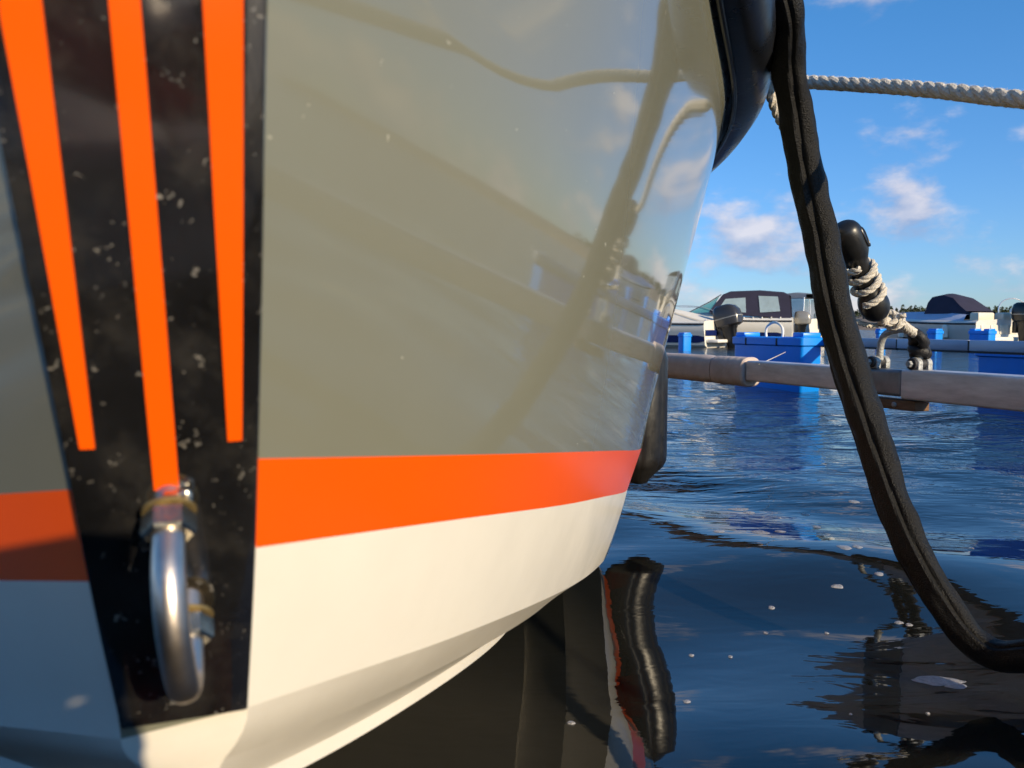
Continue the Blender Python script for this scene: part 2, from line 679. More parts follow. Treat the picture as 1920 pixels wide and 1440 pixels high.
K1 = measured_line([(466, 1326), (664, 1259), (798, 1214), (888, 1180), (964, 1149), (1085, 1091), (1125, 1059), (1140, 1036)],
                   0.425, 0.428, 0.1142, [(2.6, 1.10, .045), (4.2, 1.25, -.02), (BOAT_L, 1.22, -.06)])
LB = measured_line([(481, 1027), (664, 1001), (888, 970), (1067, 945), (1139, 930), (1172, 922)],
                   0.428, 0.445, 0.1062, [(2.6, 1.17, .185), (4.2, 1.33, .13), (BOAT_L, 1.29, .10)])
LA = measured_line([(486, 860), (700, 856), (888, 852.5), (1060, 848), (1157, 845), (1194, 844)],
                   0.43, 0.453, 0.098, [(2.6, 1.22, .285), (4.2, 1.38, .235), (BOAT_L, 1.33, .21)])
_g = [(-.035, .16, 1.355), (.135, .70, 1.315), (.355, 1.36, 1.245), (.517, 1.86, 1.198)]
LG = np.array([to_boat(p) for p in _g] + [np.array(q, float) for q in ((2.2, 1.40, 1.10), (3.2, 1.60, 1.00), (4.6, 1.70, .94), (BOAT_L, 1.66, .92))])
KEEL = np.array([(.012, 0.0, .425), (.05, 0.0, .375), (.20, 0, .27), (.5, 0, .11), (1.0, 0, -.10), (1.8, 0, -.27), (3.2, 0, -.38), (BOAT_L, 0, -.42)])
NST = 150
TAU = np.linspace(0, 1, NST) ** 1.7


def stations(q):
    d = np.r_[0, np.cumsum(np.linalg.norm(np.diff(q, axis=0), axis=1))]
    f = nspline(d, q)(np.linspace(0, d[-1], 3000))
    u = np.maximum.accumulate(f[:, 0])
    us = q[0, 0] + (q[-1, 0] - q[0, 0]) * TAU
    return np.stack([np.interp(us, u + np.arange(len(u)) * 1e-9, f[:, k]) for k in range(3)], 1)


SK1, SLB, SLA, SLG, SKEEL = [stations(q) for q in (K1, LB, LA, LG, KEEL)]


def inboard(line, dv, dw, gv, gw):
    """a hull line a little inboard and below another, drawing together at the stem"""
    out = line.copy()
    k = 1 - np.exp(-np.maximum(line[:, 1], 0) / 0.035)
    u = np.clip(line[:, 0], 0, 1.6)
    out[:, 1] = line[:, 1] - dv * k * (1 + u * gv)
    out[:, 2] = line[:, 2] - dw * (1 + u * gw) * (0.55 + 0.45 * k)
    return out


SK2 = inboard(SK1, 0.022, 0.034, 3.2, 0.2)
SS1 = inboard(SK2, 0.022, 0.024, 3.2, 0.2)
SS2 = SS1 + np.array([0, 0.002, -0.012])


def loft(A, B, n, bulge=0.0):
    out = []
    for j in range(n + 1):
        s = j / n
        P = A * (1 - s) + B * s
        if bulge:
            w = 1 - np.exp(-((P[:, 0] - P[0, 0]) / 0.4) ** 2)
            P = P + np.array([0, 1.0, 0])[None] * (bulge * 4 * s * (1 - s) * w)[:, None]
        out.append(P)
    return np.stack(out, 1)


# outline of the black stem panel
pl_l = [(226, 1361), (165, 1085), (132, 910), (60, 560), (0, 262), (-55, 0), (-150, -420)]
pl_r = [(465, 1324), (480, 1030), (485, 860), (492, 560), (497, 262), (502, 0), (520, -420)]
fl = nspline([p[1] for p in pl_l][::-1], [p[0] for p in pl_l][::-1])
fr = nspline([p[1] for p in pl_r][::-1], [p[0] for p in pl_r][::-1])
EDGE = {}
for side, f_ in ((1, fr), (-1, fl)):
    e_ = []
    for py in np.linspace(1361 if side < 0 else 1324, -420, 60):
        e_.append(to_boat(on_panel(f_(py)[0], py, -0.003)))
    EDGE[side] = np.array(e_)


def hug_panel(G, side):
    """pull the first station of a hull strip (boat frame, already mirrored) on to the edge of the panel"""
    e_ = EDGE[side]
    out = G.copy()
    for j in range(G.shape[1]):
        z = G[0, j, 2]
        if z > e_[-1, 2] + 0.45 or z < e_[0, 2] - 0.04:
            continue
        k = max(0.0, 1 - max(0.0, z - e_[-1, 2]) / 0.45)
        tgt = np.array([np.interp(z, e_[:, 2], e_[:, 0]), np.interp(z, e_[:, 2], e_[:, 1]), z])
        w = np.exp(-(np.linalg.norm(G[:, j] - G[0, j], axis=1) / 0.30) ** 2)[:, None]
        out[:, j] += (tgt - G[0, j]) * w * k
    return out


boat = empty('motorboat', (BO[0], BO[1], 0))
tag(boat, 'grey motorboat bow with orange stripe and black stem panel filling the left', 'boat')
SIDES = {}
for side in (1, -1):
    dz = np.array([0, 0, 0.0 if side > 0 else -0.011])
    mir = np.array([1, side, 1.0])
    A_, B_, K_ = SLA + dz, SLB + dz, SK1 + dz * 0.7
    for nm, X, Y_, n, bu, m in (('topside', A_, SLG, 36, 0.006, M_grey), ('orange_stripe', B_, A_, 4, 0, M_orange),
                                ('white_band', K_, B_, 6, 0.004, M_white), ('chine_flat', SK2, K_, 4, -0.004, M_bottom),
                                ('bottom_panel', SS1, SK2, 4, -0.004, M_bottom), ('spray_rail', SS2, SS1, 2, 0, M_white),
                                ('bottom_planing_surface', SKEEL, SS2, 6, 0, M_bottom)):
        G = loft(X, Y_, n, bu) * mir
        if nm in ('topside', 'orange_stripe', 'white_band', 'chine_flat'):
            H = hug_panel(G, side)
            if nm == 'chine_flat':
                s_ = np.linspace(0, 1, n + 1)[None, :, None]
                H = G * (1 - s_) + H * s_
            G = H
        G = from_boat(G)
        SIDES[nm, side] = G
        MB().add(*grid(G)).build(nm, m, boat)
# stem between the two sides (behind the black panel) and below it
stem_pts = []
for nm in ('white_band', 'orange_stripe', 'topside'):
    for j in range(SIDES[nm, 1].shape[1]):
        stem_pts.append([SIDES[nm, -1][0, j], SIDES[nm, 1][0, j]])
MB().add(*grid(np.array(stem_pts))).build('stem_face', M_grey, boat)
fk = []
for nm in ('bottom_planing_surface', 'spray_rail', 'bottom_panel', 'chine_flat'):
    for j in range(SIDES[nm, 1].shape[1]):
        a_, c_ = SIDES[nm, -1][0, j], SIDES[nm, 1][0, j]
        fk.append([a_, (a_ + c_) / 2 + PN * (0.008 if nm != 'chine_flat' else 0.008 * (1 - (j / 4) ** 2)), c_])
MB().add(*grid(np.array(fk))).build('forefoot', M_bottom, boat)
# deck and transom close the hull
dk = []
for i in range(NST):
    a_, c_ = SIDES['topside', -1][i, -1], SIDES['topside', 1][i, -1]
    dk.append([a_ * (1 - s) + c_ * s + UPV * (0.10 * min(1, i / 60) * math.sin(math.pi * s)) for s in np.linspace(0, 1, 9)])
MB().add(*grid(np.array(dk))).build('deck', M_white, boat)
tr = []
for nm in ('bottom_planing_surface', 'spray_rail', 'bottom_panel', 'chine_flat', 'white_band', 'orange_stripe', 'topside'):
    for j in range(SIDES[nm, 1].shape[1]):
        tr.append([SIDES[nm, -1][-1, j], SIDES[nm, 1][-1, j]])
MB().add(*grid(np.array(tr))).build('transom', M_white, boat)
# rubber rail round the gunwale: big D section standing outboard of the hull edge
prof = [(0.0, -0.055), (0.004, -0.062), (0.030, -0.060), (0.060, -0.045), (0.078, -0.020), (0.084, 0.008), (0.076, 0.036), (0.052, 0.056), (0.02, 0.062), (-0.02, 0.060)]
for side in (1, -1):
    q = SLG * np.array([1, side, 1])
    T = np.gradient(q, axis=0)
    T[:, 2] = 0
    T /= np.linalg.norm(T, axis=1)[:, None]
    O = np.stack([T[:, 1], -T[:, 0], np.zeros(len(T))], 1) * (-1 if side > 0 else 1)
    O = O * np.sign((O[:, 1] * side).mean())
    Rr = np.stack([q + O * (a_ + 0.002) + np.array([0, 0, b_ + 0.01]) for a_, b_ in prof], 1)
    MB().add(*grid(from_boat(Rr))).build('rub_rail', M_rail, boat)
    # thin bright moulding at the joint of rail and hull
    mo = q + O * 0.004 + np.array([0, 0, -0.055])
    MB().add(*tube(from_boat(mo), 0.006, 8)).build('rail_moulding', M_rail, boat)
# bow cap of the rail joins both sides
q0, q1 = SLG[0] * np.array([1, -1, 1]), SLG[0]
capP = []
for s in np.linspace(0, 1, 9):
    c_ = q0 * (1 - s) + q1 * s + np.array([-0.03 * math.sin(math.pi * s), 0, 0])
    ang = (s - 0.5) * 1.1
    o_ = np.array([-math.cos(ang), math.sin(ang), 0])
    capP.append([c_ + o_ * (a_ + 0.002) + np.array([0, 0, b_ + 0.01]) for a_, b_ in prof])
MB().add(*grid(from_boat(np.array(capP)))).build('rail_bow_cap', M_rail, boat)

# black stem panel, a slightly proud moulded plate with rounded long edges
rows = []
for s in np.linspace(0, 1, 40):
    yl, yr = 1361 + (-420 - 1361) * s, 1324 + (-420 - 1324) * s
    a_, c_ = on_panel(fl(yl)[0], yl), on_panel(fr(yr)[0], yr)
    d_ = (c_ - a_)
    w_ = np.linalg.norm(d_)
    d_ /= w_
    e = 0.0016
    row = [a_ - PN * 0.012, a_ + PN * 0.0004, a_ + d_ * 0.0005 + PN * 0.0019, a_ + d_ * e + PN * 0.0025]
    for tt in np.linspace(0.15, 0.85, 7):
        row.append(a_ * (1 - tt) + c_ * tt + PN * (0.0025 + 0.0003 * math.sin(math.pi * tt)))
    row += [c_ - d_ * e + PN * 0.0025, c_ - d_ * 0.0005 + PN * 0.0019, c_ + PN * 0.0004, c_ - PN * 0.012]
    rows.append(row)
rows = np.array(rows)
pv, pf = grid(rows)
mcap = rows.shape[1]
pf = pf + [tuple(range(mcap))]
panel = MB().add(pv, pf).build('stem_panel', M_panel, boat)
# painted stripes, each a thin film on the panel
for pts in ([(0, 30), (-8, -60), (68, -60), (78, 0), (128, 420), (178, 842), (149, 843), (60, 350)],
            [(203, 0), (198, -60), (257, -60), (263, 0), (300, 460), (336, 919), (289, 920), (246, 460)],
            [(380, 0), (375, -60), (455, -60), (456, 0), (456, 420), (454, 826), (427, 828), (403, 420)]):
    V = [on_panel(x, y, 0.0042) for x, y in pts] + [on_panel(x, y, 0.0020) for x, y in pts]
    n = len(pts)
    MB().add(V, [tuple(range(n))] + [(i, (i + 1) % n, n + (i + 1) % n, n + i) for i in range(n)]).build('painted_stripe', M_orange, panel, smooth=False)

# bow eye: bent steel rod through two nuts
U0, L0 = on_panel(317, 988, 0.017), on_panel(352, 1186, 0.017)
nn = PN + PORT * 0.05 - UPV * 0.70
nn /= np.linalg.norm(nn)
RODR = 0.0076
dleg = (L0 - U0)
sp_ = np.linalg.norm(dleg)
dleg /= sp_
leg = 0.014
path = [U0 - nn * 0.034, U0, U0 + nn * leg * 0.6]
rc = sp_ / 2
cc = (U0 + L0) / 2 + nn * leg
for a_ in np.linspace(0, math.pi, 25):
    # squarish bend
    e_ = 0.80
    ca, sa = math.cos(a_), math.sin(a_)
    path.append(cc - dleg * rc * math.copysign(abs(ca) ** e_, ca) + nn * rc * 0.86 * abs(sa) ** e_)
path += [L0 + nn * leg * 0.6, L0, L0 - nn * 0.034]
P = np.array(path)
dd = np.r_[0, np.cumsum(np.linalg.norm(np.diff(P, axis=0), axis=1))]
P = np.stack([np.interp(np.linspace(0, dd[-1], 70), dd, P[:, k]) for k in range(3)], 1)
eye = MB().add(*tube(P, RODR, 28)).build('bow_eye', M_steel, boat)
for c_, k in ((U0, 1.0), (L0, 0.92)):
    hexp = []
    v_, f_ = lathe(c_ - nn * 0.007, nn, [(0, 0.0115), (0.0012, 0.0124), (0.0108, 0.0124), (0.0122, 0.0110)], 6)
    MB().add(v_, f_).build('nut', M_nut, eye, smooth=False)
    MB().add(*lathe(c_ - nn * 0.0098, nn, [(0, 0.0118), (0.0006, 0.0125), (0.0020, 0.0125), (0.0026, 0.0118)], 28)).build('washer', M_brass, eye)
# stub tab above the upper nut
tb = on_panel(330, 940, 0.007)
MB().add(*bbox(tb, (0.011, 0.012, 0.008), (PORT, PT, PN), 0.0015)).build('stop_tab', M_nut, eye)
tb = on_panel(351, 945, 0.009)
MB().add(*lathe(tb - PT * 0.006, PT, [(0, 0.0020), (0.001, 0.0030), (0.012, 0.0030), (0.014, 0.0015)], 12)).build('stop_pin', M_nut, eye)

# ------------------------------------------------------------------ fender hanging on the boat side
fc = at(1199, 700, 2.52)
fz = lambda py: at(1199, py, 2.52)[2]
fend = empty('fender', (fc[0], fc[1], fz(905)))
tag(fend, 'black ribbed cylindrical fender hanging between grey hull and water', 'fender')
FR = 0.092
zb, zs, zt = fz(906), fz(862), fz(655)
nub = (fc[0], fc[1])
prof = [(0, 0.018), (0.006, 0.032), (0.02, 0.040), (zs - zb - 0.02, FR - 0.012), (zs - zb, FR - 0.002), (zs - zb + 0.02, FR), (zt - zb - 0.03, FR), (zt - zb, FR - 0.01),
        (zt - zb + 0.05, 0.045), (zt - zb + 0.09, 0.032), (zt - zb + 0.10, 0.02)]
a = np.linspace(0, 2 * math.pi, 96, endpoint=False)
G = []
for d_, r_ in prof:
    rib = 1.0 - (0.035 * np.maximum(0, np.cos(a * 8 + 0.5)) ** 6 if 0.03 < d_ < zt - zb else 0.0)
    G.append(np.stack([nub[0] + r_ * rib * np.cos(a), nub[1] + r_ * rib * np.sin(a), np.full_like(a, zb + d_)], 1))
v_, f_ = grid(np.array(G), True)
MB().add(list(v_), f_ + [tuple(range(96))[::-1], tuple(len(v_) - 96 + i for i in range(96))]).build('fender_body', mat('worn_black_vinyl', (0.011, 0.010, 0.009), 0.34, var=0.35, vscale=18, bump=0.08, bscale=60, rvar=0.1), fend)
MB().add(*tube([(nub[0] + 0.03 * math.cos(t_), nub[1], zt + 0.13 + 0.03 * math.sin(t_)) for t_ in np.linspace(-1.57, 4.7, 24)], 0.010, 10)).build('fender_eye', M_rubber, fend)
lanyard_top = from_boat(SLG[np.argmin(abs(SLG[:, 0] - 2.25))] + np.array([0, 0.03, 0.07]))
MB().add(*tube(smooth_path([(nub[0], nub[1], zt + 0.15), ((nub[0] + lanyard_top[0]) / 2, (nub[1] + lanyard_top[1]) / 2, (zt + 0.15 + lanyard_top[2]) / 2), lanyard_top], 12), 0.006, 8)).build('lanyard', M_rubber, fend)

# ------------------------------------------------------------------ black sleeved mooring line
hp = [(1467, 0, 1.56), (1476, 100, 1.64), (1492, 208, 1.70), (1510, 316, 1.72), (1535, 425, 1.71), (1555, 533, 1.69), (1574, 620, 1.67),
      (1615, 760, 1.61), (1665, 915, 1.53), (1717, 1043, 1.46), (1760, 1120, 1.42), (1808, 1188, 1.38), (1860, 1228, 1.35), (1920, 1230, 1.31)]
pts = [at(*p) for p in hp]
# over the rubber rail on to the foredeck at the top, round to the dock at the bottom
pts = [(-.02, 1.62, 1.375), (.16, 1.60, 1.36), (.32, 1.57, 1.372), (.44, 1.545, 1.385), *pts, (1.03, 1.10, .125), (1.22, .75, .20), (1.36, .30, .42), (1.42, -.2, .62), (1.45, -.6, .60)]
P = smooth_path(pts, 520)
P, T, U, W = frames(P)
nseg = 56
a = np.linspace(0, 2 * math.pi, nseg, endpoint=False)
G = np.zeros((len(P), nseg, 3))
dlen = np.r_[0, np.cumsum(np.linalg.norm(np.diff(P, axis=0), axis=1))]
for i in range(len(P)):
    for j in range(nseg):
        # flattened fabric tube with a fold along it and soft lumps
        r0 = np.interp(dlen[i], (0, .55, .75, 1.3, 2.0), (0.035, 0.035, 0.0375, 0.0385, 0.0285))
        r0 *= 1 + 0.15 * mnoise.noise(Vector((math.cos(a[j]) * 0.9, math.sin(a[j]) * 0.9, dlen[i] * 16)))
        r0 *= 1 + 0.045 * mnoise.noise(Vector((math.cos(a[j]) * 2.2, math.sin(a[j]) * 2.2, dlen[i] * 34)))
        for o_, dep in ((0.0, 1.0), (2.2, 0.75), (4.1, 0.9)):
            fa = 2.5 + o_ + 0.35 * math.sin(dlen[i] * 3.0 + o_)
            dd_ = (a[j] - fa + math.pi) % (2 * math.pi) - math.pi
            r0 *= 1 + dep * (-0.17 * math.exp(-(dd_ / 0.13) ** 2) + 0.11 * math.exp(-((dd_ - 0.30) / 0.16) ** 2))
        G[i, j] = P[i] + r0 * (1.08 * math.cos(a[j]) * U[i] + 0.93 * math.sin(a[j]) * W[i])
v_, f_ = grid(G, True)
hose = MB().add(list(v_), f_ + [tuple(range(nseg))[::-1], tuple(len(v_) - nseg + i for i in range(nseg))]).build('sleeved_mooring_line', M_hose)
tag(hose, 'thick black fabric sleeve on mooring line hanging in a loop before the water', 'mooring line')

# ------------------------------------------------------------------ white rope to the dock, with its own rubber snubber beside the dock
ra = at(1440, 146, 1.97)
rp = [(.30, 2.10, 1.27), (.48, 2.05, 1.325), at(1405, 110, 2.02), at(1455, 139, 1.95), at(1520, 154, 1.84), at(1640, 161, 1.68), at(1780, 172, 1.50), at(1922, 187, 1.34)]
dirr = rp[-1] - rp[-2]
end = np.array([1.55, -0.42, 0.62])
rp += [rp[-1] * 0.72 + end * 0.28 + np.array([0, 0, -.012]), rp[-1] * 0.4 + end * 0.6 + np.array([0, 0, -.012]), end]
wr = empty('mooring_rope', ra)
tag(wr, 'thick white twisted rope stretched across the blue sky', 'rope')
rope_path = densify(rp, 0.004)
rope_strands(rope_path, 0.0142, 0.118, 9, n_strand=4, fuzz=0.0004).build('rope_strands', M_rope, wr)
# frayed fibres
fz_v, fz_f = [], []
Pp, Tt, Uu, Ww = frames(rope_path)
for i in range(9000):
    k = random.randrange(0, int(len(Pp) * 0.62))
    an = random.uniform(0, 6.28)
    o_ = math.cos(an) * Uu[k] + math.sin(an) * Ww[k]
    p0 = Pp[k] + o_ * 0.0142
    p1 = p0 + o_ * random.uniform(.001, .0045) + Tt[k] * random.uniform(-.008, .008)
    s_ = np.cross(o_, Tt[k]) * 0.00025
    b0 = len(fz_v)
    fz_v += [p0 - s_, p0 + s_, p1]
    fz_f.append((b0, b0 + 1, b0 + 2))
fo = MB().add(fz_v, fz_f).build('loose_fibres', M_rope, wr)
fo['kind'] = 'stuff'


def snubber(root, a_, c_, R0, m=M_rubber, turns=3.0, rope_r=0.011, mat_rope=M_rope, phase=0.0, slot=True):
    """rubber mooring snubber from a_ to c_ with rope wound round its waist"""
    a_, c_ = np.array(a_, float), np.array(c_, float)
    ax = c_ - a_
    Ln = np.linalg.norm(ax)
    ax /= Ln
    pr = [(0.0, 0.34), (0.015, 0.58), (0.05, 0.84), (0.10, 0.97), (0.17, 1.02), (0.25, 1.0), (0.31, 0.90), (0.355, 0.76), (0.40, 0.66), (0.55, 0.62), (0.70, 0.66),
          (0.745, 0.82), (0.79, 0.94), (0.85, 1.0), (0.90, 0.95), (0.95, 0.78), (0.985, 0.5), (1.0, 0.28)]
    fs = nspline([p[0] for p in pr], [p[1] for p in pr])
    ss = np.linspace(0, 1, 60)
    MB().add(*lathe(a_, ax, [(s * Ln, max(0.2, float(fs(s)[0])) * R0) for s in ss], 32)).build('rubber_body', m, root)
    ref = np.array([0, 0, 1.0])
    u = np.cross(ax, ref)
    u /= np.linalg.norm(u)
    w = np.cross(ax, u)
    pts_ = []
    for s in np.linspace(0, 1, int(60 * turns)):
        an = phase + s * turns * 2 * math.pi
        d_ = 0.385 + 0.37 * s
        rr = (0.64 + 0.16 * abs(2 * s - 1) ** 4) * R0 + rope_r * 0.9
        pts_.append(a_ + ax * d_ * Ln + rr * (math.cos(an) * u + math.sin(an) * w))
    rope_strands(densify(pts_, 0.0035), rope_r, rope_r * 6, 7).build('rope_coil', mat_rope, root)
    return ax, u, w


sdir = (end - rp[7])
sb_a, sb_c = rp[7] + sdir * 0.36, rp[7] + sdir * 0.62
sb = empty('rubber_snubber', sb_c)
tag(sb, 'black rubber snubber on the white rope, seen mirrored in the hull top', 'snubber', 'rubber mooring snubbers')
snubber(sb, sb_a, sb_c, 0.045)

# ------------------------------------------------------------------ aluminium boom beside the boat
pA = np.array([1.1425, 3.6])          # axis, measured
pB = np.array([1.59, 2.4])
bd = (pB - pA) / np.linalg.norm(pB - pA)
BT = 0.502                            # top height
BH = 0.100
BDX = np.array([bd[0], bd[1], 0])
BNX = np.array([-bd[1], bd[0], 0])
if BNX[1] > 0:
    BNX = -BNX                         # face towards the camera


def boom_pt(px, z):
    """point of the boom axis seen in picture column px"""
    k = (px - 960) / FPX
    s_ = (k * pA[1] - pA[0]) / (bd[0] - k * bd[1])
    p = pA + bd * s_
    return np.array([p[0], p[1], z])


def boom_box(p0, p1, h, dpt, zc, bev):
    c_ = (p0 + p1) / 2
    c_[2] = zc
    return bbox(c_, (np.linalg.norm((p1 - p0)[:2]), dpt, h), (BDX, BNX, UPV), bev, 3)


boom = empty('mooring_boom', boom_pt(1700, 0.0))
tag(boom, 'near grey aluminium boom with shackle bow crossing behind black sleeve', 'boom')
zc = BT - BH / 2
pj = boom_pt(1707, 0)
MB().add(*boom_box(boom_pt(1412, 0), boom_pt(1640, 0), BH * 0.95, 0.085, zc, 0.010)).build('boom_tube', M_alu, boom)
MB().add(*boom_box(boom_pt(1636, 0), pj, BH * 0.97, 0.088, zc - 0.001, 0.014)).build('coupling_sleeve', M_alu_d, boom)
pend = pj + BDX * 3.08
MB().add(*boom_box(pj + BDX * 0.002, pend, BH * 1.08, 0.095, zc - 0.003, 0.009)).build('outer_boom_tube', M_alu, boom)
# padded sleeve at the outer end
pS0, pS1, pS2 = boom_pt(1180, 0), boom_pt(1347, 0), boom_pt(1410, 0)
for nm, q0, q1, r_ in (('foam_sleeve', pS0 - BDX * 1.2, pS1, 0.070), ('foam_cuff', pS1 + BDX * .006, pS2, 0.070)):
    n_ = 30
    G = []
    for s in np.linspace(0, 1, n_):
        c_ = q0 * (1 - s) + q1 * s + UPV * (zc - 0.008)
        k_ = 1.0 - 0.10 * max(0, (0.02 - min(s, 1 - s)) / 0.02)
        row = []
        for t_ in np.linspace(0, 2 * math.pi, 40, endpoint=False):
            e_ = 0.72
            cx, sx = math.cos(t_), math.sin(t_)
            w_ = 1 + 0.03 * mnoise.noise(Vector((s * 12, cx * 2, sx * 2)))
            row.append(c_ + r_ * k_ * w_ * (BNX * 0.86 * math.copysign(abs(cx) ** e_, cx) + UPV * math.copysign(abs(sx) ** e_, sx)))
        G.append(row)
    v_, f_ = grid(np.array(G), True)
    MB().add(list(v_), f_ + [tuple(range(40))[::-1], tuple(len(v_) - 40 + i for i in range(40))]).build(nm, M_sleeve, boom)
# wooden block bolted under the coupling
wb0, wb1 = boom_pt(1632, 0), boom_pt(1733, 0)
blk = MB().add(*boom_box(wb0, wb1, 0.036, 0.07, BT - BH - 0.030, 0.004)).build('wooden_block', M_wood, boom)
for px in (1652, 1694):
    c_ = boom_pt(px, BT - BH - 0.030) + BNX * 0.035
    MB().add(*lathe(c_, BNX, [(0, 0.010), (0.004, 0.010), (0.008, 0.006)], 12)).build('bolt', M_galv, blk)
# two clamps with hex bolts, and a bent steel bow between them
for i, px in enumerate((1648, 1726)):
    c0 = boom_pt(px, BT + 0.022)
    for k, off in enumerate((0.022, -0.024)):
        c_ = c0 + BNX * off
        MB().add(*lathe(c_ - BNX * 0.011, BNX, [(0, 0.021), (0.002, 0.0235), (0.020, 0.0235), (0.022, 0.021)], 20)).add(
            *bbox(c_ - UPV * 0.013, (0.046, 0.0215, 0.022), (BDX, BNX, UPV), 0.003)).build('clamp_lug', M_galv, boom)
    MB().add(*lathe(c0 - BNX * 0.013, BNX, [(0, 0.019), (0.024, 0.019)], 20)).build('rubber_bush', M_dark, boom)
    hb = c0 + BNX * 0.034
    MB().add(*lathe(hb, BNX, [(0, 0.021), (0.010, 0.021), (0.012, 0.018)], 22)).build('washer', M_dark, boom)
    MB().add(*lathe(hb + BNX * 0.011, BNX, [(0, 0.0125), (0.012, 0.0125), (0.014, 0.0105)], 6)).build('bolt_head', M_galv, boom, smooth=False)
b0, b1 = boom_pt(1650, BT + 0.02), boom_pt(1724, BT + 0.02)
hb_ = 0.118
bw = [b0, b0 + UPV * 0.05, b0 + UPV * (hb_ - 0.05) + BDX * 0.002, b0 + UPV * (hb_ - 0.012) + BDX * 0.022, b0 + UPV * (hb_ + 0.004) + BDX * 0.07,
      (b0 + b1) / 2 + UPV * (hb_ + 0.006) + BDX * .02, b1 + UPV * (hb_ - 0.002) - BDX * 0.05, b1 + UPV * (hb_ - 0.03) - BDX * 0.012, b1 + UPV * (hb_ - 0.065), b1 + UPV * .04, b1]
MB().add(*tube(smooth_path(bw, 60), 0.0130, 16)).build('steel_bow', M_galv, boom)

# ------------------------------------------------------------------ snubber line from the boat rail to the boom
s_top, s_bot = at(1580, 419, 2.36), at(1648, 597, 2.52)
sn = empty('rubber_snubber', s_bot)
tag(sn, 'black rubber snubber wound with white rope beside the black sleeve, against the sky', 'snubber', 'rubber mooring snubbers')
ax, su, sw = snubber(sn, s_top, s_bot, 0.047, turns=3.1, rope_r=0.0108, phase=1.0)
# moulded rope slot in the top bulb, its inner shade painted as a dark patch
sc_ = s_top + ax * 0.062 + (su * 0.0 + np.array([0.80, -0.60, 0.10])) * 0.036
slot_n = np.array([0.80, -0.55, 0.22])
slot_n /= np.linalg.norm(slot_n)
e2 = np.cross(slot_n, ax)
e2 /= np.linalg.norm(e2)
sl_c = s_top + ax * 0.066 + slot_n * 0.0492
ring_ = [sl_c + ax * 0.034 * math.cos(t_) + e2 * 0.014 * math.sin(t_) - slot_n * (0.010 * math.sin(t_) ** 2 * 0.3 + 0.007 * max(0, -math.cos(t_)) ** 2) for t_ in np.linspace(0, 2 * math.pi, 40)]
slr = MB().add(*tube(ring_, 0.0036, 8)).build('slot_rim', M_rubber, sn)
MB().add([sl_c - slot_n * 0.003] + ring_, [(0, i + 1, i + 2) for i in range(39)]).build('slot_shade_patch', mat('slot_shadow_rubber', (0.002, 0.002, 0.002), 0.9, spec=0.1), slr)
knot = at(1672, 600, 2.58)
tip = at(1716, 626, 2.70)
rope_strands(densify([s_bot - ax * 0.02 + slot_n * .02, at(1655, 603, 2.55), knot, at(1695, 611, 2.64), tip], 0.0035), 0.0155, 0.07, 8).build('splice', M_rope, sn)
for i, (p_, rr, tilt) in enumerate(((at(1665, 596, 2.56), 0.022, 0.3), (at(1672, 601, 2.58), 0.024, 0.8), (at(1680, 604, 2.60), 0.021, 0.1))):
    d_ = tip - knot
    d_ /= np.linalg.norm(d_)
    e1 = np.cross(d_, UPV)
    e1 /= np.linalg.norm(e1)
    e3 = np.cross(e1, d_)
    lp = [p_ + rr * (math.cos(t_) * e1 + math.sin(t_) * e3) + d_ * 0.012 * math.sin(t_ + tilt * 4) for t_ in np.linspace(0, 2 * math.pi, 40)]
    rope_strands(densify(lp, 0.003), 0.0085, 0.05, 7).build('knot_turn', M_rope, sn)
rope_strands(densify([at(1676, 600, 2.56), at(1690, 592, 2.54), at(1697, 592, 2.53)], 0.003), 0.0085, 0.05, 7).build('rope_end', M_rope, sn)
rope_strands(densify([at(1665, 604, 2.58), at(1640, 610, 2.56), at(1606, 604, 2.52), at(1585, 598, 2.5)], 0.003), 0.0085, 0.05, 7).build('bight', M_rope, sn)
rope_strands(densify([s_top + ax * 0.04 - slot_n * .02, at(1556, 425, 2.36), at(1535, 385, 2.28), at(1508, 318, 2.14), at(1476, 248, 2.04), at(1451, 196, 1.98), at(1438, 150, 1.96), at(1424, 116, 1.99), at(1395, 100, 2.04), (.46, 2.06, 1.33), (.25, 2.06, 1.28)], 0.004), 0.0125, 0.075, 7).build('lead_rope', M_rope, sn)
# black tape knot round the steel bow
kb = boom_pt(1722, BT + 0.075)
kn = MB()
for p_, rr, dx, dz_ in ((kb + UPV * 0.022, 0.030, 0.0, 0.012), (kb + UPV * 0.000, 0.032, 0.004, -0.006), (kb - UPV * 0.018 + BDX * .008, 0.032, 0.01, 0.010)):
    lp = [p_ + (rr - 0.012) * (math.cos(t_) * BDX + math.sin(t_) * BNX) + UPV * dz_ * math.sin(t_ + 0.8) for t_ in np.linspace(0, 2 * math.pi, 40)]
    kn.add(*tube(lp, 0.0175, 12))
kn.add(*tube(smooth_path([kb + UPV * 0.02 - BDX * .02, tip + UPV * .006, tip - UPV * 0.004 + BDX * .016, kb + UPV * 0.01 + BDX * .02], 24), 0.016, 12))
kno = kn.build('lashing', M_tape)
tag(kno, 'black cord lashing knotted round the right end of the steel bow', 'lashing')

# ------------------------------------------------------------------ far booms and blue floats
FD = np.array([0.31, -0.95, 0.0])
FD /= np.linalg.norm(FD)
FN = np.array([-FD[1], FD[0], 0.0])
FN = -FN if FN[1] > 0 else FN             # shaded long side, towards the camera's left
FN = np.array([-0.95, -0.31, 0.0])


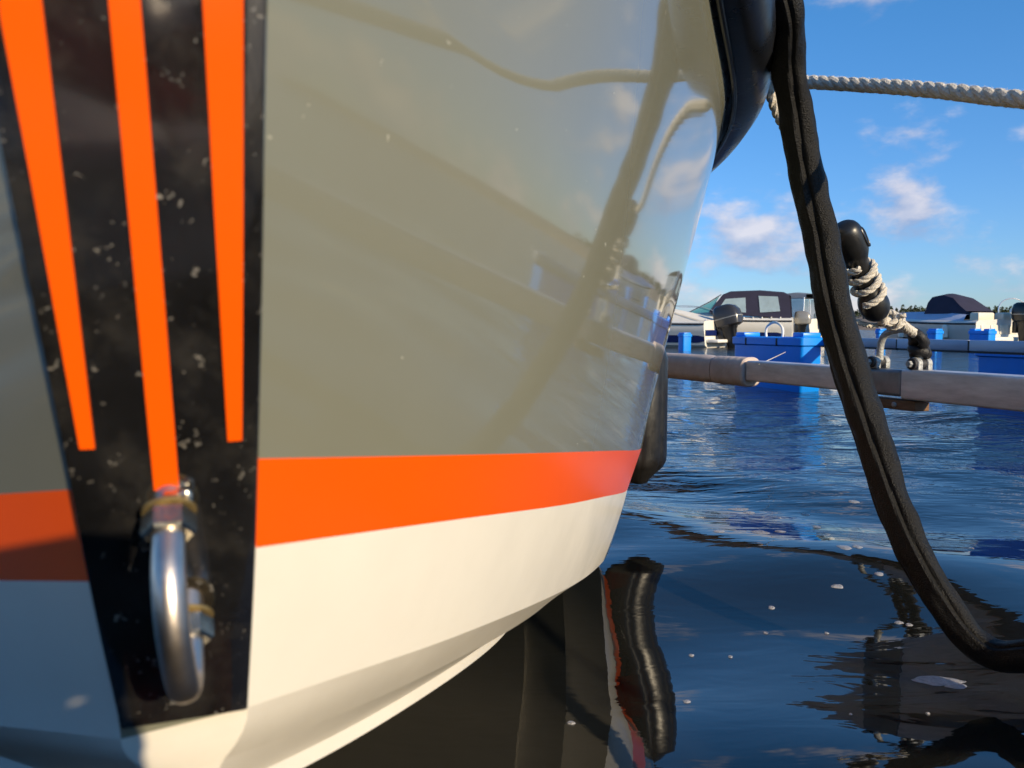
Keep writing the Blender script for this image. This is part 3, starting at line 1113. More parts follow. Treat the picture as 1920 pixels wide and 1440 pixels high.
def pontoon(name, corner, length, width, h, label, group='blue marina floats', detail=True, draft=0.2):
    """moulded plastic float; corner = near end of its shaded long side"""
    c = np.array([corner[0], corner[1], 0.0])
    root = empty(name, c)
    tag(root, label, 'float', group)
    mid = c - FD * length / 2 - FN * width / 2
    ax_ = (FD, FN, UPV)
    # hull with slightly tapering sides and recessed panels
    G = []
    for z, k in ((-draft, 0.94), (-draft + 0.03, 0.975), (h * 0.72, 1.0), (h * 0.745, 1.035), (h * 0.86, 1.035), (h * 0.875, 1.0)):
        lx, ly = length / 2 * k if k <= 1 else length / 2 + 0.02, width / 2 * k if k <= 1 else width / 2 + 0.02
        r = 0.035
        ring = []
        for qx, qy, a0 in ((1, 1, 0), (-1, 1, 90), (-1, -1, 180), (1, -1, 270)):
            for da in (0, 30, 60, 90):
                an = R(a0 + da)
                ring.append(mid + FD * (qx * (lx - r) + r * math.cos(an)) + FN * (qy * (ly - r) + r * math.sin(an)) + UPV * z)
        G.append(ring)
    v_, f_ = grid(np.array(G), True)
    n_ = len(G[0])
    MB().add(list(v_), f_ + [tuple(range(n_))[::-1], tuple(len(v_) - n_ + i for i in range(n_))]).build('float_body', M_blue, root)
    # upstands either side of the beam slot
    for sx in (-1, 1):
        MB().add(*bbox(mid + FD * sx * (length / 2 - 0.09) + UPV * (h * 0.905), (0.17, width * 0.86, h * 0.09), ax_, 0.015)).build('upstand', M_blue, root)
    if detail:
        for sx in (-0.28, 0.18):
            MB().add(*bbox(mid + FD * length * sx + FN * (width / 2 + 0.010) + UPV * h * 0.79, (0.03, 0.03, h * 0.13), ax_, 0.006)).build('fixing_strap', M_dark, root)
        hc_ = mid - FD * length * 0.02 + UPV * h * 0.86
        MB().add(*tube(smooth_path([hc_ - FD * .14, hc_ - FD * .14 + UPV * .10, hc_ - FD * .10 + UPV * .14, hc_ + FD * .10 + UPV * .14, hc_ + FD * .14 + UPV * .10, hc_ + FD * .14], 30), 0.014, 10)).build('carrying_handle', M_bwhite, root)
    return root


pontoon('marina_float', (2.985, 7.92), 1.20, 0.26, 0.64, 'big blue plastic float with white handle behind the near boom', detail=True)
pontoon('marina_float', (4.43, 5.50), 1.25, 0.30, 0.56, 'blue float cut off by the right edge under the far boom', detail=False)
fa = empty('mooring_boom', at(1530, 640, 8.0))
tag(fa, 'far straight blue-grey boom between blue floats, behind the shackle bow', 'boom')
jx = [(1492, 8.55), (1688, 6.95), (1824, 6.10), (2150, 4.75)]
jp = [np.array([*(at(px, 640, Y)[:2]), 0.0]) for px, Y in jx]
for k in range(3):
    q0, q1 = jp[k], jp[k + 1]
    d_ = q1 - q0
    ln = np.linalg.norm(d_)
    d_ /= ln
    nb_ = np.array([d_[1], -d_[0], 0])
    MB().add(*bbox((q0 + q1) / 2 + UPV * 0.515, (ln - 0.016, 0.08, 0.086), (d_, nb_, UPV), 0.006)).build('boom_section', M_fbeam, fa)
    MB().add(*bbox((q0 + q1) / 2 + UPV * 0.463, (ln - 0.03, 0.06, 0.014), (d_, nb_, UPV))).build('underside_strip', M_dark, fa)  # dark strip along the underside of the section
    if k:
        MB().add(*bbox(q0 + UPV * 0.515, (0.018, 0.076, 0.080), (d_, nb_, UPV))).build('joint_gasket', M_dark, fa)
for (px, Y, ln, nm) in ((1281, 22.5, .3, 'small blue float at the waterline beside the grey hull edge'), (1648, 23.0, .15, 'small bright blue float seen right of the black sleeve'),
                        (1754, 22.0, .3, 'small blue float standing just right of the black lashing'), (1853, 21.0, .62, 'blue float in front of the white boat transom')):
    c_ = at(px, 640, Y)
    pontoon('marina_float', (c_[0], c_[1]), ln, 0.28, 0.56 if px < 1300 else 0.68, nm, detail=False)
# thin mooring string from the boom to the float
ws = MB().add(*tube([at(1424, 683, 3.5), at(1448, 672, 5.4), at(1473, 660, 8.0)], 0.0028, 6)).build('mooring_string', M_rope)
tag(ws, 'thin white string running from the boom cuff to the big blue float', 'string')

# ------------------------------------------------------------------ moored boats beyond
def rings_mesh(rings_, cap=True):
    v_, f_ = grid(np.array(rings_), True)
    n_ = len(rings_[0])
    if cap:
        f_ = f_ + [tuple(range(n_))[::-1], tuple(len(v_) - n_ + i for i in range(n_))]
    return list(v_), f_


def rrect(cx, cy, z, lx, ly, e=0.5, n=20):
    out = []
    for t_ in np.linspace(0, 2 * math.pi, n, endpoint=False):
        c_, s_ = math.cos(t_), math.sin(t_)
        out.append((cx + lx * math.copysign(abs(c_) ** e, c_), cy + ly * math.copysign(abs(s_) ** e, s_), z))
    return out


def outboard(root, x, y, z, k, m_cowl, tilt=0.0):
    """outboard motor hung on the transom, local frame (x forward); tilted up by tilt"""
    ct, st = math.cos(tilt), math.sin(tilt)

    def tf(v_):
        return [(x + (p[0] * ct + p[2] * st) * k, y + p[1] * k, z + (-p[0] * st + p[2] * ct) * k) for p in v_]
    R_ = [rrect(-.30, 0, .20, .24, .17), rrect(-.31, 0, .24, .31, .215), rrect(-.31, 0, .40, .335, .235), rrect(-.30, 0, .58, .32, .225), rrect(-.27, 0, .70, .26, .19), rrect(-.24, 0, .755, .16, .12)]
    v_, f_ = rings_mesh(R_)
    cw = MB().add(tf(v_), f_).build('cowl', m_cowl, root, local=True)
    v_, f_ = rings_mesh([rrect(-.31, 0, .405, .342, .241), rrect(-.31, 0, .43, .342, .241)])
    MB().add(tf(v_), f_).build('cowl_band', M_silver, cw, local=True)
    v_, f_ = rings_mesh([rrect(-.27, 0, -.55, .10, .035), rrect(-.27, 0, -.2, .13, .07), rrect(-.27, 0, .10, .18, .11), rrect(-.28, 0, .21, .22, .15)])
    MB().add(tf(v_), f_).build('midsection', M_black, root, local=True)
    v_, f_ = rings_mesh([rrect(-.30, 0, -.50, .22, .10), rrect(-.30, 0, -.47, .22, .10)])
    MB().add(tf(v_), f_).build('cavitation_plate', M_black, root, local=True)
    v_, f_ = rings_mesh([[(-.55 + .02, .05 * math.cos(a_), -.70 + .05 * math.sin(a_)) for a_ in np.linspace(0, 6.28, 12, endpoint=False)],
                         [(-.2, .07 * math.cos(a_), -.70 + .07 * math.sin(a_)) for a_ in np.linspace(0, 6.28, 12, endpoint=False)],
                         [(-.02, .02 * math.cos(a_), -.70 + .02 * math.sin(a_)) for a_ in np.linspace(0, 6.28, 12, endpoint=False)]])
    MB().add(tf(v_), f_).add(*(lambda q: (tf(q[0]), q[1]))(bbox((-.27, 0, -.62), (.2, .03, .2)))).build('gear_case', M_black, root, local=True)
    pm = MB()
    for a_ in (0.3, 2.4, 4.5):
        c_, s_ = math.cos(a_), math.sin(a_)
        pm.add(tf([(-.56, .02 * c_, -.70 + .02 * s_), (-.58, .15 * c_ - .05 * s_, -.70 + .15 * s_ + .05 * c_), (-.54, .15 * c_ + .05 * s_, -.70 + .15 * s_ - .05 * c_), (-.55, .04 * c_, -.69 + .04 * s_)]), [(0, 1, 2, 3)])
    pm.build('propeller', M_silver, root, local=True)
    MB().add(*(lambda q: (tf(q[0]), q[1]))(bbox((-.06, 0, .05), (.14, .22, .34), None, .02))).build('transom_bracket', M_black, root, local=True)


def hull(root, Ln, B, H, m_side, band=None, sheer=0.25, m_deck=None):
    """planing motorboat hull, local frame: stern at x=0, bow at x=Ln, waterline z=0"""
    sx = np.linspace(0, 1, 26)
    lines = []
    for s in sx:
        hb = B / 2 * (1 - max(0, (s - 0.40) / 0.60) ** 2.3)
        hc = B / 2 * 0.88 * (1 - max(0, (s - 0.30) / 0.70) ** 1.9)
        zt = H + sheer * s ** 2
        zch = 0.06 + 0.55 * H * max(0, (s - 0.35) / 0.65) ** 2
        zk = -0.32 + (0.32 + 0.6 * H) * max(0, (s - 0.55) / 0.45) ** 2.2
        xo = Ln * s
        fwd = 0.25 * max(0, (s - 0.8) / 0.2)
        prof_ = [(xo - fwd * .6, 0.0, zk), (xo - fwd * .3, hc * 0.98, zch), (xo - fwd * .3, hc, zch + 0.03), (xo, hb * 0.97, zch + (zt - zch) * 0.60), (xo, hb * .995, zch + (zt - zch) * 0.66),
                 (xo + fwd * .2, hb, zt - 0.06), (xo + fwd * .2, hb - 0.01, zt), (xo + fwd * .2, max(0, hb - 0.10), zt + 0.05), (xo + fwd * .2, 0, zt + 0.09)]
        lines.append(prof_)
    A = np.array(lines)
    mb = MB()
    for sd in (1, -1):
        mb.add(*grid(A * np.array([1, sd, 1])))
    n_ = A.shape[1]
    loop = [tuple(p) for p in A[0]] + [tuple(p * np.array([1, -1, 1])) for p in A[0][1:-1][::-1]]
    mb.add(loop, [tuple(range(len(loop)))])
    o = mb.build('hull', m_side, root, local=True)
    # rubbing strake
    for sd in (1, -1):
        MB().add(*tube(A[:, 5] * np.array([1, sd, 1]) + np.array([0, 0.012 * sd, 0]), 0.028, 8)).build('rubbing_strake', M_dark, root, local=True)
    if band:
        s0, s1, f0, f1, mm = band
        i0, i1 = int(s0 * 25), int(s1 * 25)
        for sd in (1, -1):
            q = []
            for i in range(i0, i1 + 1):
                lo = A[i, 2] * (1 - f0) + A[i, 3] * f0
                hi = A[i, 2] * (1 - f1) + A[i, 3] * f1
                if i in (i0, i1):
                    lo, hi = lo * .8 + hi * .2, lo * .2 + hi * .8
                off = np.array([0, 0.014, 0])
                q.append([(lo + off) * np.array([1, sd, 1]), (hi + off) * np.array([1, sd, 1])])
            MB().add(*grid(np.array(q))).build('hull_stripe', mm, root, local=True)
    return A


def shell(prof_, wb, wt, z0, z1, name, m, root, crown=0.0):
    """closed canvas shape from a side outline (x, z); half width runs from wb at z0 to wt at z1"""
    hw = [wb + (wt - wb) * max(0, min(1, (z - z0) / (z1 - z0))) ** 1.5 for x, z in prof_]
    cols = []
    for (x, z), w_ in zip(prof_, hw):
        cols.append([(x, w_ * t_, z + crown * (1 - t_ * t_) * max(0, min(1, (z - z0) / (z1 - z0)))) for t_ in np.linspace(-1, 1, 9)])
    G = np.array(cols)
    v_, f_ = grid(G)
    n_, m_ = G.shape[:2]
    f_ = f_ + [tuple(i * m_ for i in range(n_)), tuple(i * m_ + m_ - 1 for i in range(n_))[::-1]]
    return MB().add(list(v_), f_).build(name, m, root, local=True), lambda x, z: wb + (wt - wb) * max(0, min(1, (z - z0) / (z1 - z0))) ** 1.5


def side_panes(root, wfun, polys, m, name='window_pane'):
    for poly in polys:
        for sd in (1, -1):
            pts_ = [(x, sd * (wfun(x, z) + 0.012), z) for x, z in poly]
            in_ = [(x, sd * (wfun(x, z) + 0.002), z) for x, z in poly]
            n_ = len(poly)
            MB().add(pts_ + in_, [tuple(range(n_)), tuple(range(n_, 2 * n_))[::-1]] + [(i, (i + 1) % n_, n_ + (i + 1) % n_, n_ + i) for i in range(n_)]).build(name, m, root, smooth=False, local=True)


def heading(dx, dy):
    return math.atan2(dy, dx)


# cruiser with navy canopy
p = at(1486, 640, 29.0)
bt = empty('cabin_cruiser', (p[0], p[1], 0), heading(-0.93, 0.37))
tag(bt, 'white motor cruiser under a navy canvas canopy with clear side windows', 'boat', 'boats moored beyond the booms')
hull(bt, 6.4, 2.35, 0.98, M_bwhite, band=(0.05, 0.62, 0.18, 0.80, M_navypaint))
shell([(2.2, .98), (5.2, 1.02), (5.0, 1.12), (4.2, 1.26), (2.9, 1.34), (2.2, 1.30)], 1.0, .62, .98, 1.34, 'coachroof', M_bwhite, bt, .05)
sh_, wf_ = shell([(0.05, 1.0), (2.95, 1.25), (2.95, 1.30), (2.50, 1.92), (2.25, 2.02), (1.2, 2.04), (0.35, 1.96), (0.12, 1.85)], 1.06, .84, 1.0, 2.0, 'canopy', M_navy, bt, .06)
side_panes(sh_, wf_, [[(1.62, 1.24), (2.66, 1.33), (2.38, 1.76), (1.66, 1.80)], [(0.42, 1.28), (1.12, 1.24), (1.20, 1.86), (0.52, 1.82)]], M_win)
side_panes(bt, lambda x, z: 1.02 - (z - 1.25) * .35, [[(2.9, 1.27), (3.75, 1.22), (2.98, 1.62), (2.62, 1.86)]], M_teal, 'windscreen_pane')
for sd in (1, -1):
    MB().add(*tube([(3.75, sd * 1.0, 1.25), (2.98, sd * .9, 1.65), (2.55, sd * .82, 1.93)], .018, 8)).build('windscreen_frame', M_dark, bt, local=True)
    MB().add(*tube(smooth_path([(2.4, sd * 1.1, 1.05), (2.9, sd * 1.05, 1.36), (4.2, sd * .85, 1.52), (5.9, sd * .3, 1.66), (6.4, 0, 1.68)], 24), .013, 6)).build('bow_rail', M_chrome, bt, local=True)
    for k in range(9):
        MB().add(*lathe((0.4 + k * .32, sd * 1.12, 1.03), (0, 0, 1), [(0, .02), (.04, .02), (.05, .012)], 8)).build('canopy_stud', M_bwhite, bt, local=True)
outboard(bt, -0.05, -0.25, 0.62, 0.92, M_silver)

# boat under a pale cover with black outboard
p = at(1343, 640, 27.0)
bt = empty('covered_boat', (p[0], p[1], 0), heading(-0.78, 0.62))
tag(bt, 'white boat under a pale cover, dark blue side stripe, nearest the grey hull', 'boat', 'boats moored beyond the booms')
hull(bt, 5.6, 2.1, 0.86, M_bwhite, band=(0.0, 0.8, 0.16, 0.72, M_navypaint))
shell([(0.0, .84), (5.3, 1.02), (4.6, 1.14), (3.2, 1.36), (2.2, 1.42), (1.2, 1.22), (0.4, 1.00), (0.02, .92)], 1.03, .40, .86, 1.42, 'canvas_cover', M_cover, bt, .06)
outboard(bt, -0.12, -0.05, 0.34, 1.40, M_engine, 0.25)
MB().add(*bbox((-0.02, 0, .50), (.05, 1.86, .20), None, .01)).build('stern_stripe', M_navypaint, bt, local=True)
MB().add(*bbox((-0.22, 0, .22), (.44, 1.7, .12), None, .04)).build('swim_platform', M_bwhite, bt, local=True)
for yy in (-.8, .8):
    MB().add(*lathe((0.05, yy, .86), (0, 0, 1), [(0, .03), (.08, .03), (.10, .02)], 8)).build('mooring_bitt', M_chrome, bt, local=True)

# boat with a clear enclosure, half hidden by the sleeve
p = at(1545, 640, 33.0)
bt = empty('cabin_cruiser', (p[0], p[1], 0), heading(-0.60, 0.80))
tag(bt, 'white cruiser with grey roof and clear enclosure, half hidden by the black sleeve', 'boat', 'boats moored beyond the booms')
hull(bt, 6.0, 2.3, 1.0, M_bwhite, band=(0.05, 0.55, 0.2, 0.7, M_navypaint))
sh_, wf_ = shell([(0.3, 1.95), (2.5, 1.98), (2.7, 2.02), (2.3, 2.12), (1.2, 2.18), (0.4, 2.10)], .95, .70, 1.95, 2.18, 'canopy_roof', mat('grey_canvas', (.17, .18, .20), .85, var=.1, vscale=3), bt, .05)
side_panes(bt, lambda x, z: 1.06 - (z - 1.05) * .1, [[(0.35, 1.06), (1.3, 1.06), (1.3, 1.94), (0.4, 1.94)], [(1.4, 1.06), (3.1, 1.12), (2.5, 1.95), (1.4, 1.95)]], M_win)
for x0, x1 in ((0.35, 0.38), (1.35, 1.35), (3.1, 2.55)):
    for sd in (1, -1):
        MB().add(*tube([(x0, sd * 1.06, 1.05), (x1, sd * .96, 1.98)], .02, 8)).build('canopy_frame', M_chrome, bt, local=True)
outboard(bt, -0.05, 0.3, 0.62, 0.95, M_engine)
shell([(2.4, 1.0), (5.1, 1.05), (4.6, 1.2), (3.0, 1.36), (2.5, 1.34)], 1.0, .6, 1.0, 1.36, 'coachroof', M_bwhite, bt, .05)

# white boat on the right with navy console cover
p = at(1872, 640, 25.0)
bt = empty('open_boat', (p[0], p[1], 0), heading(-0.34, 0.94))
tag(bt, 'white boat at right with navy console cover and lit cream transom', 'boat', 'boats moored beyond the booms')
A = hull(bt, 5.0, 2.05, 0.86, mat('right_boat_white_gelcoat', (.66, .64, .60), .3, var=.04, vscale=2), band=(0.28, 0.70, 0.30, 0.42, M_letter))
shell([(0.5, .86), (4.85, 1.06), (4.6, 1.12), (3.4, 1.20), (1.6, 1.20), (0.6, 1.10)], 1.0, .55, .86, 1.2, 'deck_cover', M_gcover, bt, .05)
shell([(0.5, 1.14), (2.35, 1.16), (2.30, 1.55), (2.20, 1.74), (1.8, 1.80), (1.35, 1.68), (1.0, 1.42), (0.7, 1.22)], .62, .38, 1.16, 1.86, 'console_cover', M_navy, bt, .06)
for xx, ww in ((0.18, .42), ):
    for yy in (-.55, .55):
        MB().add(*bbox((xx, yy, 1.02), (.34, .72, .30), None, .06)).build('stern_seat', mat('cream_vinyl', (.72, .65, .52), .5), bt, local=True)
MB().add(*bbox((-0.16, 0, .30), (.34, 1.7, .16), None, .04)).build('swim_platform', M_bwhite, bt, local=True)
for yy in (-.62, -.2, .22, .64):
    MB().add(*bbox((-0.012, yy, .62), (.03, .34, .30), None, .012)).build('transom_panel', mat('cream_gelcoat', (.74, .68, .56), .35), bt, local=True)
for k in (1.1, 2.9):
    MB().add(*lathe((k, 1.06, .32), (0, 0, 1), [(0, .05), (.04, .10), (.40, .10), (.46, .05)], 12)).build('small_fender', M_bwhite, bt, local=True)
outboard(bt, -0.22, -0.42, 0.64, 1.12, M_black)
# lettering along the shaded side of the hull
cu = bpy.data.curves.new('lettering', 'FONT')
cu.body = 'FLIPPER'
cu.size = 0.26
cu.extrude = 0.004
cu.shear = 0.2
tmp = bpy.data.objects.new('lettering_tmp', cu)
COL.objects.link(tmp)
me_ = bpy.data.meshes.new_from_object(tmp.evaluated_get(bpy.context.evaluated_depsgraph_get()))
bpy.data.objects.remove(tmp)
me_.name = 'lettering'
me_.materials.clear()
me_.materials.append(M_letter)
lt = bpy.data.objects.new('lettering', me_)
COL.objects.link(lt)
lt.parent = bt
lt.matrix_local = Matrix(((-1, 0, 0, 2.05), (0, 0, 1, 1.035), (0, 1, 0, 0.27), (0, 0, 0, 1)))

# boat with grab rails behind it, at the right edge
p = at(1968, 640, 31.0)
bt = empty('console_boat', (p[0], p[1], 0), heading(-0.05, 1.0))
tag(bt, 'boat with white tubular rail frames behind the black outboard, right edge', 'boat', 'boats moored beyond the booms')
hull(bt, 5.4, 2.0, 0.95, M_bwhite)
for xx, zz_ in ((0.6, 1.72), (2.2, 1.78)):
    MB().add(*tube(smooth_path([(xx, -.55, .95), (xx + .05, -.55, zz_ - .1), (xx + .06, -.47, zz_), (xx + .06, .47, zz_), (xx + .05, .55, zz_ - .1), (xx, .55, .95)], 40), .028, 8)).build('rail_frame', M_chrome, bt, local=True)
MB().add(*bbox((1.5, 0, 1.2), (.8, .8, .6), None, .08)).build('console', M_bwhite, bt, local=True)
outboard(bt, -0.05, 0, 0.6, 0.95, M_black)

# ------------------------------------------------------------------ far shore
xs = np.linspace(-900, 900, 181)
sv = []
for x in xs:
    hgt = 1.2 + 8.0 / (1 + math.exp(-(x - 176) / 9)) + 1.4 * mnoise.noise(Vector((x / 60, 0, 0))) * (1 if x > 120 else 0.3)
    hgt = max(0.8, hgt)
    col_ = []
    for k, (dy, f) in enumerate(((-16, -0.4), (-8, 0.10), (0, 0.40), (14, 0.75), (40, 1.0), (90, 0.9), (160, -0.5))):
        j_ = mnoise.noise(Vector((x / 9, dy / 9, 3))) * 0.8 * (f > 0)
        col_.append((x, 380 + dy + 14 * mnoise.noise(Vector((x / 80, 5, 0))), hgt * f + j_ * (0.3 + 0.5 * (hgt > 4))))
    sv.append(col_)
M_shore = mat('granite_and_scrub', (0.20, 0.155, 0.115), 0.9, var=0.45, vscale=0.12, bump=0.4, bscale=0.5)
shore = MB().add(*grid(np.array(sv))).build('shore_hill', M_shore)
tag(shore, 'low rocky far shore rising to the right', 'shore', kind='structure')
# wood on the ridge, one far mass of leaf clumps
tv, tf_ = [], []
for i in range(620):
    x = random.uniform(150, 330) if i < 500 else random.uniform(-600, 150)
    if x < 150 and random.random() < 0.5:
        continue
    base_h = 1.2 + 8.0 / (1 + math.exp(-(x - 176) / 9))
    yb = 380 + random.uniform(16, 90)
    hgt = random.uniform(1.8, 5.2) * (0.7 if x < 196 else 1) * (0.4 if x < 150 else 1)
    wdt = hgt * random.uniform(0.32, 0.6)
    z0 = base_h * random.uniform(0.75, 0.95)
    for k in range(70):
        u_ = random.random()
        an = random.uniform(0, 6.28)
        rr = wdt * (1 - u_ * 0.8) * math.sqrt(random.random())
        c_ = np.array([x + rr * math.cos(an), yb + rr * math.sin(an), z0 + hgt * u_])
        s_ = random.uniform(.25, .55)
        e1 = rng.normal(size=3)
        e1 /= np.linalg.norm(e1)
        e2_ = np.cross(e1, rng.normal(size=3))
        e2_ /= np.linalg.norm(e2_)
        b0 = len(tv)
        tv += [c_ - e1 * s_, c_ + e2_ * s_ * .7, c_ + e1 * s_, c_ - e2_ * s_ * .7]
        tf_.append((b0, b0 + 1, b0 + 2, b0 + 3))
me_ = bpy.data.meshes.new('woodland')
me_.from_pydata([tuple(v) for v in tv], [], tf_)
me_.materials.append(mat('far_foliage', (0.045, 0.060, 0.022), 0.8, var=0.5, vscale=0.08))
wd = bpy.data.objects.new('woodland', me_)
COL.objects.link(wd)
tag(wd, 'dark green scrub and trees along the far shore ridge', 'trees', kind='stuff')

# ------------------------------------------------------------------ foam on the water
fpx = [(1757, 1262, 44, 11), (1790, 1272, 20, 8), (1425, 1006, 15, 6), (1385, 945, 18, 3.5), (1405, 952, 10, 3), (1348, 1005, 11, 3), (1463, 1002, 10, 3), (1532, 981, 9, 3.5), (1583, 1044, 13, 5),
       (1607, 1042, 9, 4), (1570, 1101, 13, 3), (1648, 1086, 8, 3), (1686, 1154, 8, 2.5), (1705, 1158, 6, 2.5), (1600, 939, 9, 2.5), (1331, 843, 6, 2.5), (1510, 956, 8, 2.5), (1070, 1352, 9, 4),
       (1288, 1307, 7, 4), (1297, 1207, 5, 2), (1550, 1167, 4, 2), (1447, 1126, 6, 2.5), (1370, 1210, 4, 2), (1437, 1165, 5, 2), (1740, 1333, 4, 2), (1595, 1338, 3, 2)]
for i, (px, py, rx, ry) in enumerate(fpx):
    d = ray(px, py)
    tt = -CAM[2] / d[2]
    c_ = CAM + d * tt
    k = tt / FPX
    ex = rx * k
    ey = ry * k * tt / CAM[2] * 0.9
    n_ = 22
    V, zc_ = [], []
    ph = random.uniform(0, 100)
    zc = lambda x, y: float(wave(np.array([x]), np.array([y]))[0])
    top = []
    for rr, dz_ in ((1.0, 0.0005), (0.8, 0.0022), (0.4, 0.0028)):
        for j in range(n_):
            an = 2 * math.pi * j / n_
            q = 1 + 0.35 * mnoise.noise(Vector((math.cos(an) * 1.3 + ph, math.sin(an) * 1.3, 0))) + .12 * mnoise.noise(Vector((math.cos(an) * 4 + ph, math.sin(an) * 4, 0)))
            x, y = c_[0] + ex * q * rr * math.cos(an), c_[1] + ey * q * rr * math.sin(an)
            top.append((x, y, zc(x, y) + dz_))
    V = np.array(top).reshape(3, n_, 3)
    v_, f_ = grid(V, True)
    f_ = f_ + [tuple(2 * n_ + j for j in range(n_))]
    o = MB().add(list(v_), f_).build('foam_patch', M_foam)
    if i == 0:
        tag(o, 'largest pale foam patch on the water below the sleeve loop', 'foam', 'foam patches on the water')
    elif i == 1:
        tag(o, 'round foam patch joined to the right end of the largest one', 'foam', 'foam patches on the water')
    else:
        tag(o, 'small pale foam fleck floating on the dark water', 'foam', 'small foam flecks on the water')

# ------------------------------------------------------------------ wooden dock behind the camera
DOCK_Z = 0.52
dock = empty('wooden_dock', (0, -1.5, 0))
tag(dock, 'brown plank dock mirrored dimly in the grey hull', 'dock')
me_p = None
k = 0
for x in np.arange(-4.9, 6.6, 0.146):
    if me_p is None:
        o = MB().add(*bbox((0, 0, 0), (0.138, 2.5, 0.034), None, 0.004)).build('plank', M_plank, dock, local=True)
        me_p = o.data
    else:
        o = bpy.data.objects.new('plank', me_p)
        COL.objects.link(o)
        o.parent = dock
    o.location = (x, random.uniform(-0.006, 0.006), DOCK_Z - 0.017 + random.uniform(-0.0015, 0.0015))
    k += 1
for y in (1.16, 0.0, -1.16):
    MB().add(*bbox((0.8, y, DOCK_Z - 0.125), (11.6, 0.07, 0.17), None, 0.006)).build('bearer', M_plank, dock, local=True)
for x in (-4.2, -1.6, 1.9, 4.6):
    MB().add(*bbox((x, 0, 0.06), (1.3, 2.2, 0.56), None, 0.05)).build('concrete_pontoon', mat('wet_concrete', (0.16, 0.155, 0.14), 0.8, var=0.2, vscale=6, bump=0.3, bscale=30), dock, local=True)
# mooring cleats that take the rope and the sleeved line
for x, lab in ((1.55, 'steel cleat on the dock edge holding the white rope'), (1.46, 'steel cleat on the dock holding the black sleeved line')):
    y = -0.44 if x > 1.5 else -0.62
    c_ = np.array([x, y, DOCK_Z])
    cl_ = empty('mooring_cleat', c_)
    tag(cl_, lab, 'cleat')
    MB().add(*bbox(c_ + UPV * 0.005, (0.10, 0.06, 0.010), None, 0.003)).build('base_plate', M_galv, cl_)
    for dx in (-0.03, 0.03):
        MB().add(*lathe(c_ + np.array([dx, 0, 0.010]), (0, 0, 1), [(0, .016), (.02, .012), (.05, .012)], 12)).build('stem', M_galv, cl_)
    MB().add(*tube(smooth_path([c_ + np.array([-.12, 0, .075]), c_ + np.array([-.06, 0, .068]), c_ + np.array([0, 0, .066]), c_ + np.array([.06, 0, .068]), c_ + np.array([.12, 0, .075])], 20), np.r_[np.linspace(.008, .013, 10), np.linspace(.013, .008, 10)], 12)).build('horn', M_galv, cl_)

# ------------------------------------------------------------------ the person holding the phone
M_skin = mat('skin', (0.52, 0.30, 0.20), 0.5, var=0.06, vscale=12, bump=0.05, bscale=200)
M_red = mat('red_jacket_cloth', (0.55, 0.060, 0.035), 0.75, var=0.15, vscale=10, bump=0.35, bscale=14)
M_jean = mat('dark_blue_jeans', (0.030, 0.040, 0.075), 0.85, var=0.2, vscale=20, bump=0.2, bscale=90)
M_hair = mat('brown_hair', (0.050, 0.030, 0.018), 0.6, var=0.3, vscale=60, bump=0.5, bscale=120)
M_shoe = mat('dark_shoe_leather', (0.03, 0.025, 0.02), 0.5)


def skin_mesh(name, joints, bones, m, parent, root=0, sub=2):
    me2 = bpy.data.meshes.new(name)
    idx = {k_: i for i, k_ in enumerate(joints)}
    rl = np.array(parent.location if parent.parent is None else parent.parent.location)
    me2.from_pydata([tuple(np.array(v[0]) - rl) for v in joints.values()], [(idx[a_], idx[b_]) for a_, b_ in bones], [])
    ob = bpy.data.objects.new(name + '_src', me2)
    COL.objects.link(ob)
    md = ob.modifiers.new('skin', 'SKIN')
    for i, v in enumerate(joints.values()):
        r_ = v[1]
        me2.skin_vertices[0].data[i].radius = r_ if isinstance(r_, tuple) else (r_, r_)
        me2.skin_vertices[0].data[i].use_root = (i == root)
    ms = ob.modifiers.new('sub', 'SUBSURF')
    ms.levels = sub
    ms.render_levels = sub
    dg = bpy.context.evaluated_depsgraph_get()
    dg.update()
    out = bpy.data.meshes.new_from_object(ob.evaluated_get(dg))
    bpy.data.objects.remove(ob)
    out.name = name
    out.materials.clear()
    out.materials.append(m)
    out.polygons.foreach_set('use_smooth', [True] * len(out.polygons))
    o2 = bpy.data.objects.new(name, out)
    COL.objects.link(o2)
    o2.parent = parent
    return o2


person = empty('person', (-0.33, -0.95, DOCK_Z))
tag(person, 'crouching person in a red jacket reaching out a phone, mirrored in black panel', 'person')
J = {'pelvis': ((-.42, -.90, .80), .125), 'waist': ((-.40, -.74, .90), .115), 'chest': ((-.36, -.55, 1.00), .135), 'neck': ((-.355, -.40, 1.08), .055), 'jaw': ((-.35, -.325, 1.11), .068),
     'head': ((-.345, -.29, 1.165), .088), 'crown': ((-.35, -.315, 1.225), .075),
     'rsh': ((-.195, -.47, 1.02), .062), 'rel': ((-.25, -.29, .83), .044), 'rwr': ((-.175, -.075, .700), .028),
     'lsh': ((-.51, -.45, .96), .062), 'lel': ((-.43, -.27, .73), .044), 'lwr': ((-.175, -.085, .605), .028),
     'rhip': ((-.32, -.88, .76), .092), 'rkn': ((-.26, -.50, .605), .060), 'ran': ((-.27, -1.03, .565), .040), 'rto': ((-.27, -1.13, .545), .034),
     'lhip': ((-.52, -.88, .76), .092), 'lkn': ((-.58, -.50, .605), .060), 'lan': ((-.57, -1.03, .565), .040), 'lto': ((-.57, -1.13, .545), .034)}
